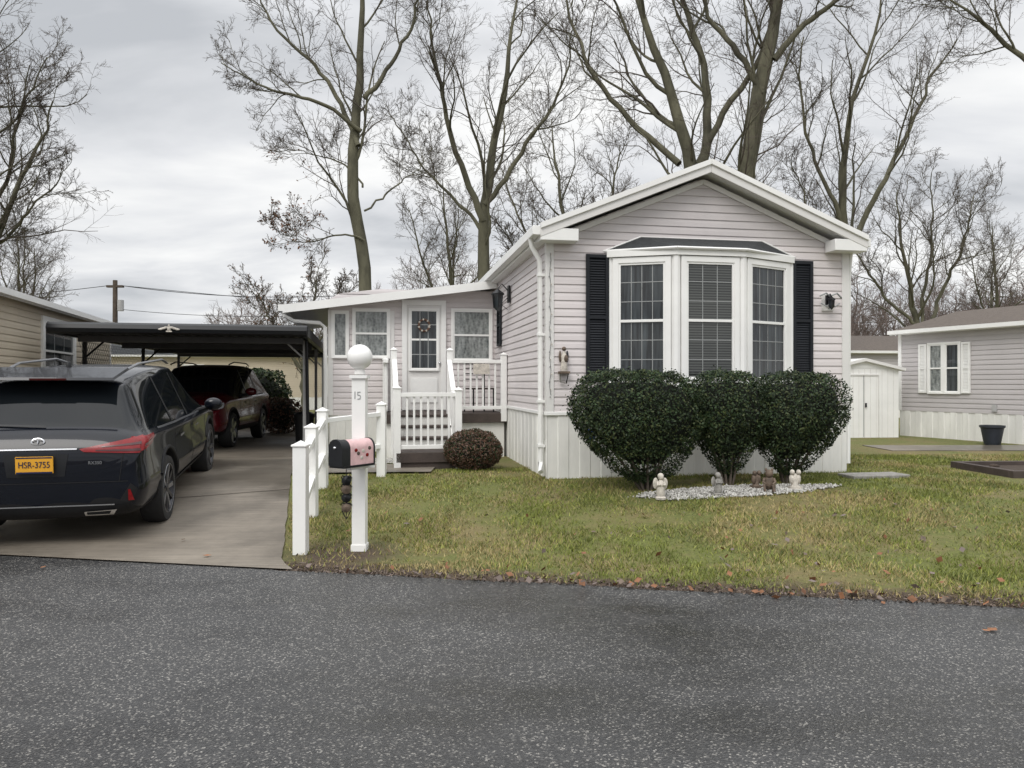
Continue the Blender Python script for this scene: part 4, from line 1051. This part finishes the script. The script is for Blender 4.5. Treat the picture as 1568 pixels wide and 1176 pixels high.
tree('bare_tree',-1.1,27,[
 [(0,0,-.3,.36),(0,0,5.5,.31),(.05,0,7.6,.27),(.4,0,9.5,.20),(.75,.1,12,.15),(.9,.2,14.2,.09),(1.2,.3,17,.03)],
 [(.05,0,7.3,.18),(-.5,0,9.1,.15),(-1.15,-.2,10.8,.12),(-1.75,-.3,13.2,.07),(-2.2,-.3,16.2,.02)],
 [(.1,0,7.9,.14),(.9,.2,9.3,.12),(1.9,.4,10.7,.09),(2.8,.5,12.3,.06),(3.5,.6,15,.02)],
 [(0,0,6.9,.10),(-1.1,.4,8.2,.08),(-2.4,.6,9.4,.05),(-3.4,.8,11.5,.02)]],12)
tree('bare_tree',5.5,23,[
 [(0,0,-.3,.40),(0,0,5.5,.36),(-.3,0,8.2,.27),(-1.0,0,10.4,.20),(-1.8,0,12.3,.14),(-2.4,0,14.5,.09),(-2.8,0,16.5,.03)],
 [(0,0,6,.26),(.4,0,8.6,.20),(.7,.2,10,.16),(.1,.3,12.3,.12),(-.3,.4,14.4,.07),(-.3,.4,17,.02)],
 [(.3,0,8.2,.15),(1.1,-.2,9.9,.13),(2.1,-.3,11.4,.10),(1.9,-.3,13.4,.07),(2.4,-.3,16,.02)],
 [(-.3,0,8.2,.14),(-1.5,.5,9.6,.12),(-3.0,.7,11.8,.08),(-3.6,.8,14,.04),(-4,.8,16,.02)]],13)
tree('bare_tree',7.2,22,[
 [(0,0,-.3,.38),(0,0,5.5,.38),(.1,0,7.7,.35),(.45,0,9.5,.32),(.6,0,11.3,.26),(1.1,0,13.4,.17),(1.3,0,16.5,.04)],
 [(.6,0,11.0,.14),(1.5,-.2,12.2,.11),(2.6,-.3,12.9,.08),(4.2,-.3,13.6,.04)],
 [(.3,0,10.0,.13),(-.5,.3,11.6,.11),(-1.3,.4,13.2,.06),(-1.6,.4,15.5,.02)]],14)
tree('bare_tree',12.0,27,[
 [(0,0,-.3,.30),(.2,0,5.5,.24),(.1,0,7.4,.20),(0,0,9.6,.15),(.3,0,12,.10),(1,0,14.2,.07),(1.3,0,16.5,.02)],
 [(.2,0,6.2,.15),(1.0,0,8,.13),(1.9,0,10.2,.10),(2.6,0,12.5,.06),(3.8,0,14,.03)],
 [(.1,0,7,.12),(-.6,0,9,.09),(-1.2,.2,11.5,.06),(-1.3,.2,14,.03)],
 [(.1,0,5.6,.08),(-1.1,.2,7.3,.06),(-2,.4,9.6,.02)]],15)
t6=tree('bare_tree',22.2,40,[
 [(0,0,-.3,.3),(0,0,4.3,.24),(-.5,0,6.4,.17),(-1.2,0,9,.10),(-1.5,0,12.0,.03)],
 [(0,0,4.0,.16),(.9,0,6.2,.13),(1.8,0,8.6,.09),(2.4,0,11.5,.03)],
 [(0,0,4.2,.13),(-1.5,.4,5.8,.11),(-3,.6,8,.07),(-3.8,.8,10.2,.03)],
 [(0,0,4.4,.13),(.2,0,7,.11),(.6,0,10,.07),(.6,0,12.6,.03)]],16,rmin=.008,k=(12,7,6,4))
tree('bare_tree',-16.6,22,[
 [(0,0,-.3,.3),(0,0,4.3,.26),(.3,0,6.4,.2),(.8,0,9,.13),(1.2,0,12.0,.03)],
 [(0,0,4.0,.14),(1.1,0,5.6,.11),(2.1,0,7.4,.08),(3.0,0,9.6,.03)],
 [(0,0,4.2,.16),(-1,.4,6.8,.14),(-1.5,.6,10,.1),(-2,.8,13.6,.03)],
 [(.2,0,5,.10),(1.7,.2,7,.08),(2.6,.2,9.3,.05),(3.4,.2,11,.02)],
 [(.2,0,4.4,.08),(1.5,.2,5.6,.06),(2.6,.2,6.7,.04),(3.4,.2,7.6,.02)]],17,k=(13,7,6,5),lr=(.36,.55,.58,.55))
tree('bare_tree',16.2,21,[
 [(0,0,-.3,.3),(0,0,6.3,.26),(-.3,0,9,.2),(-.8,0,12,.13),(-1.2,0,16,.04)],
 [(0,0,8.5,.13),(-1.1,0,10.4,.11),(-2.1,0,11.8,.07),(-3.2,0,12.8,.02)]],18,k=(9,7,6,5),t0=.5)
t9=tree('bare_tree',3.2,36,[
 [(0,0,-.3,.3),(0,0,5.3,.24),(-.5,0,8.4,.16),(-.9,0,11,.10),(-1.2,0,14.2,.03)],
 [(0,0,5.0,.16),(.9,0,7.6,.12),(1.6,0,10.4,.09),(2.3,0,13.2,.03)],
 [(0,0,4.6,.12),(-1.4,.4,6.8,.10),(-2.6,.6,9,.08),(-3.6,.8,12,.03)]],19,rmin=.008,k=(12,7,6,4))
for (xx,yy,rz,sc,src) in [(-3.5,42,1.2,.9,t9),(12.5,42,2.4,.85,t9),(30,46,.8,.8,t9),(-25,38,2.0,.75,t6)]:
    o=bpy.data.objects.new('bare_tree',src.data); coll.objects.link(o); o.location=(xx,yy,.1); o.rotation_euler=(0,0,rz); o.scale=(sc,sc,sc)
far=empty('distant_trees')
base=[]
for i in range(3):
    st=[[(0,0,-.3,.22),(.1,0,3.2,.18),(-.2*i,0,5.8,.12),(.2,0,9.6,.03)],[(0,0,2.4,.14),(1.0,.3,4.4,.10),(1.7,.6,7.8,.03)],[(0,0,2.2,.14),(-1.1,-.3,4.2,.10),(-1.9,-.5,7.6,.03)]]
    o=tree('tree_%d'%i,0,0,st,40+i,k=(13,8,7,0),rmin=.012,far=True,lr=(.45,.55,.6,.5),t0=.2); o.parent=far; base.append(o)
r2=random.Random(5)
for i in range(66):
    yy=r2.uniform(46,82); xx=r2.uniform(-.42,.95)*yy
    o=base[i] if i<3 else bpy.data.objects.new('tree_%d'%i,base[i%3].data)
    if i>=3: coll.objects.link(o); o.parent=far
    sc=r2.uniform(.7,1.15)*(1 if yy>55 else .8)*(.8 if xx<-.2*yy else 1); o.location=(xx,yy,.1); o.rotation_euler=(0,0,r2.uniform(0,6.28)); o.scale=(sc*1.15,sc*1.15,sc)
P=[]
for i in range(24000):
    yy=r2.uniform(42,60); xx=r2.uniform(-.6,.95)*yy; hh=2.0+1.4*noise.noise((xx*.2,0,0)); P.append((xx,yy,.2+abs(r2.gauss(0,.5))*hh))
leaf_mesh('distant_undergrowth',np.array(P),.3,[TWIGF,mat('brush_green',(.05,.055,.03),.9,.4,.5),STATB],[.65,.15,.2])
tree('bare_tree',-9.4,33,[
 [(0,0,-.3,.16),(0,0,2.3,.13),(.3,0,4,.09),(.4,0,6.2,.03)],[(0,0,2,.10),(-1,0,3.6,.07),(-1.6,0,5.4,.03)],[(0,0,2,.10),(1,.2,3.6,.07),(1.7,0,5.6,.03)]],21,k=(11,7,6,4),rmin=.010,leaves=1600,t0=.25)
tree('bare_tree',1.7,30,[
 [(0,0,-.3,.16),(0,0,3.3,.13),(.3,0,5,.09),(.4,0,8.4,.03)],[(0,0,3,.10),(-1,0,4.6,.07),(-2.2,0,7.6,.03)]],22,k=(11,7,6,4),rmin=.009)

# ------------------------------------------------------------ world, sun, camera
w=bpy.data.worlds.new('World'); scene.world=w; w.use_nodes=True
nt=w.node_tree; N=nt.nodes; Lk=nt.links; bg=N['Background']
el,az=rad(48),rad(205)
sky=N.new('ShaderNodeTexSky'); sky.sky_type='NISHITA'; sky.sun_disc=False; sky.sun_elevation=el; sky.sun_rotation=az; sky.dust_density=3
tc=N.new('ShaderNodeTexCoord'); sp=N.new('ShaderNodeSeparateXYZ'); Lk.new(tc.outputs['Generated'],sp.inputs[0])
def mth(op,a,b_=None,c=None):
    n=N.new('ShaderNodeMath'); n.operation=op
    for i,v in enumerate((a,b_,c)):
        if v is None: continue
        if isinstance(v,(int,float)): n.inputs[i].default_value=v
        else: Lk.new(v,n.inputs[i])
    return n.outputs[0]
zc_=mth('MAXIMUM',sp.outputs['Z'],0.0); den=mth('ADD',zc_,.22)
cx=N.new('ShaderNodeCombineXYZ'); Lk.new(mth('DIVIDE',sp.outputs['X'],den),cx.inputs[0]); Lk.new(mth('DIVIDE',sp.outputs['Y'],den),cx.inputs[1])
mp=N.new('ShaderNodeMapping'); mp.inputs['Scale'].default_value=(.8,1.25,1); mp.inputs['Location'].default_value=(2.3,.7,0); Lk.new(cx.outputs[0],mp.inputs[0])
nz=N.new('ShaderNodeTexNoise'); nz.inputs['Scale'].default_value=1.5; nz.inputs['Detail'].default_value=6; nz.inputs['Roughness'].default_value=.52; nz.inputs['Distortion'].default_value=.3
Lk.new(mp.outputs[0],nz.inputs['Vector'])
r=N.new('ShaderNodeValToRGB'); e=r.color_ramp.elements; e[0].position=.32; e[0].color=(.55,.57,.60,1); e[1].position=.64; e[1].color=(1.0,1.0,.99,1)
m_=e.new(.5); m_.color=(.80,.81,.83,1)
Lk.new(nz.outputs['Fac'],r.inputs[0])
gain=mth('ADD',mth('MULTIPLY',mth('MAXIMUM',mth('SUBTRACT',zc_,.42),0),3.0),1.0)
sc=N.new('ShaderNodeVectorMath'); sc.operation='SCALE'; Lk.new(r.outputs[0],sc.inputs[0]); Lk.new(mth('MULTIPLY',gain,10.4),sc.inputs['Scale'])
mx=N.new('ShaderNodeMix'); mx.data_type='RGBA'; mx.inputs[0].default_value=.94; Lk.new(sky.outputs[0],mx.inputs[6]); Lk.new(sc.outputs[0],mx.inputs[7])
Lk.new(mx.outputs[2],bg.inputs[0]); bg.inputs[1].default_value=.1
sl=bpy.data.lights.new('sun','SUN'); sl.energy=1.5; sl.angle=rad(30); sl.color=(1,.965,.92)
so=bpy.data.objects.new('sun',sl); coll.objects.link(so)
dirv=Vector((math.sin(az)*math.cos(el),math.cos(az)*math.cos(el),math.sin(el)))
so.rotation_euler=dirv.to_track_quat('Z','Y').to_euler(); so.location=dirv*50
cam=bpy.data.cameras.new('camera'); cam.lens=26; cam.sensor_width=36; cam.clip_end=2000; cam.clip_start=.05
co=bpy.data.objects.new('camera',cam); coll.objects.link(co); co.location=(0,0,1.55); co.rotation_euler=(rad(90),0,0); scene.camera=co
scene.view_settings.view_transform='Standard'; scene.view_settings.look='None'; scene.view_settings.exposure=0
print('done')
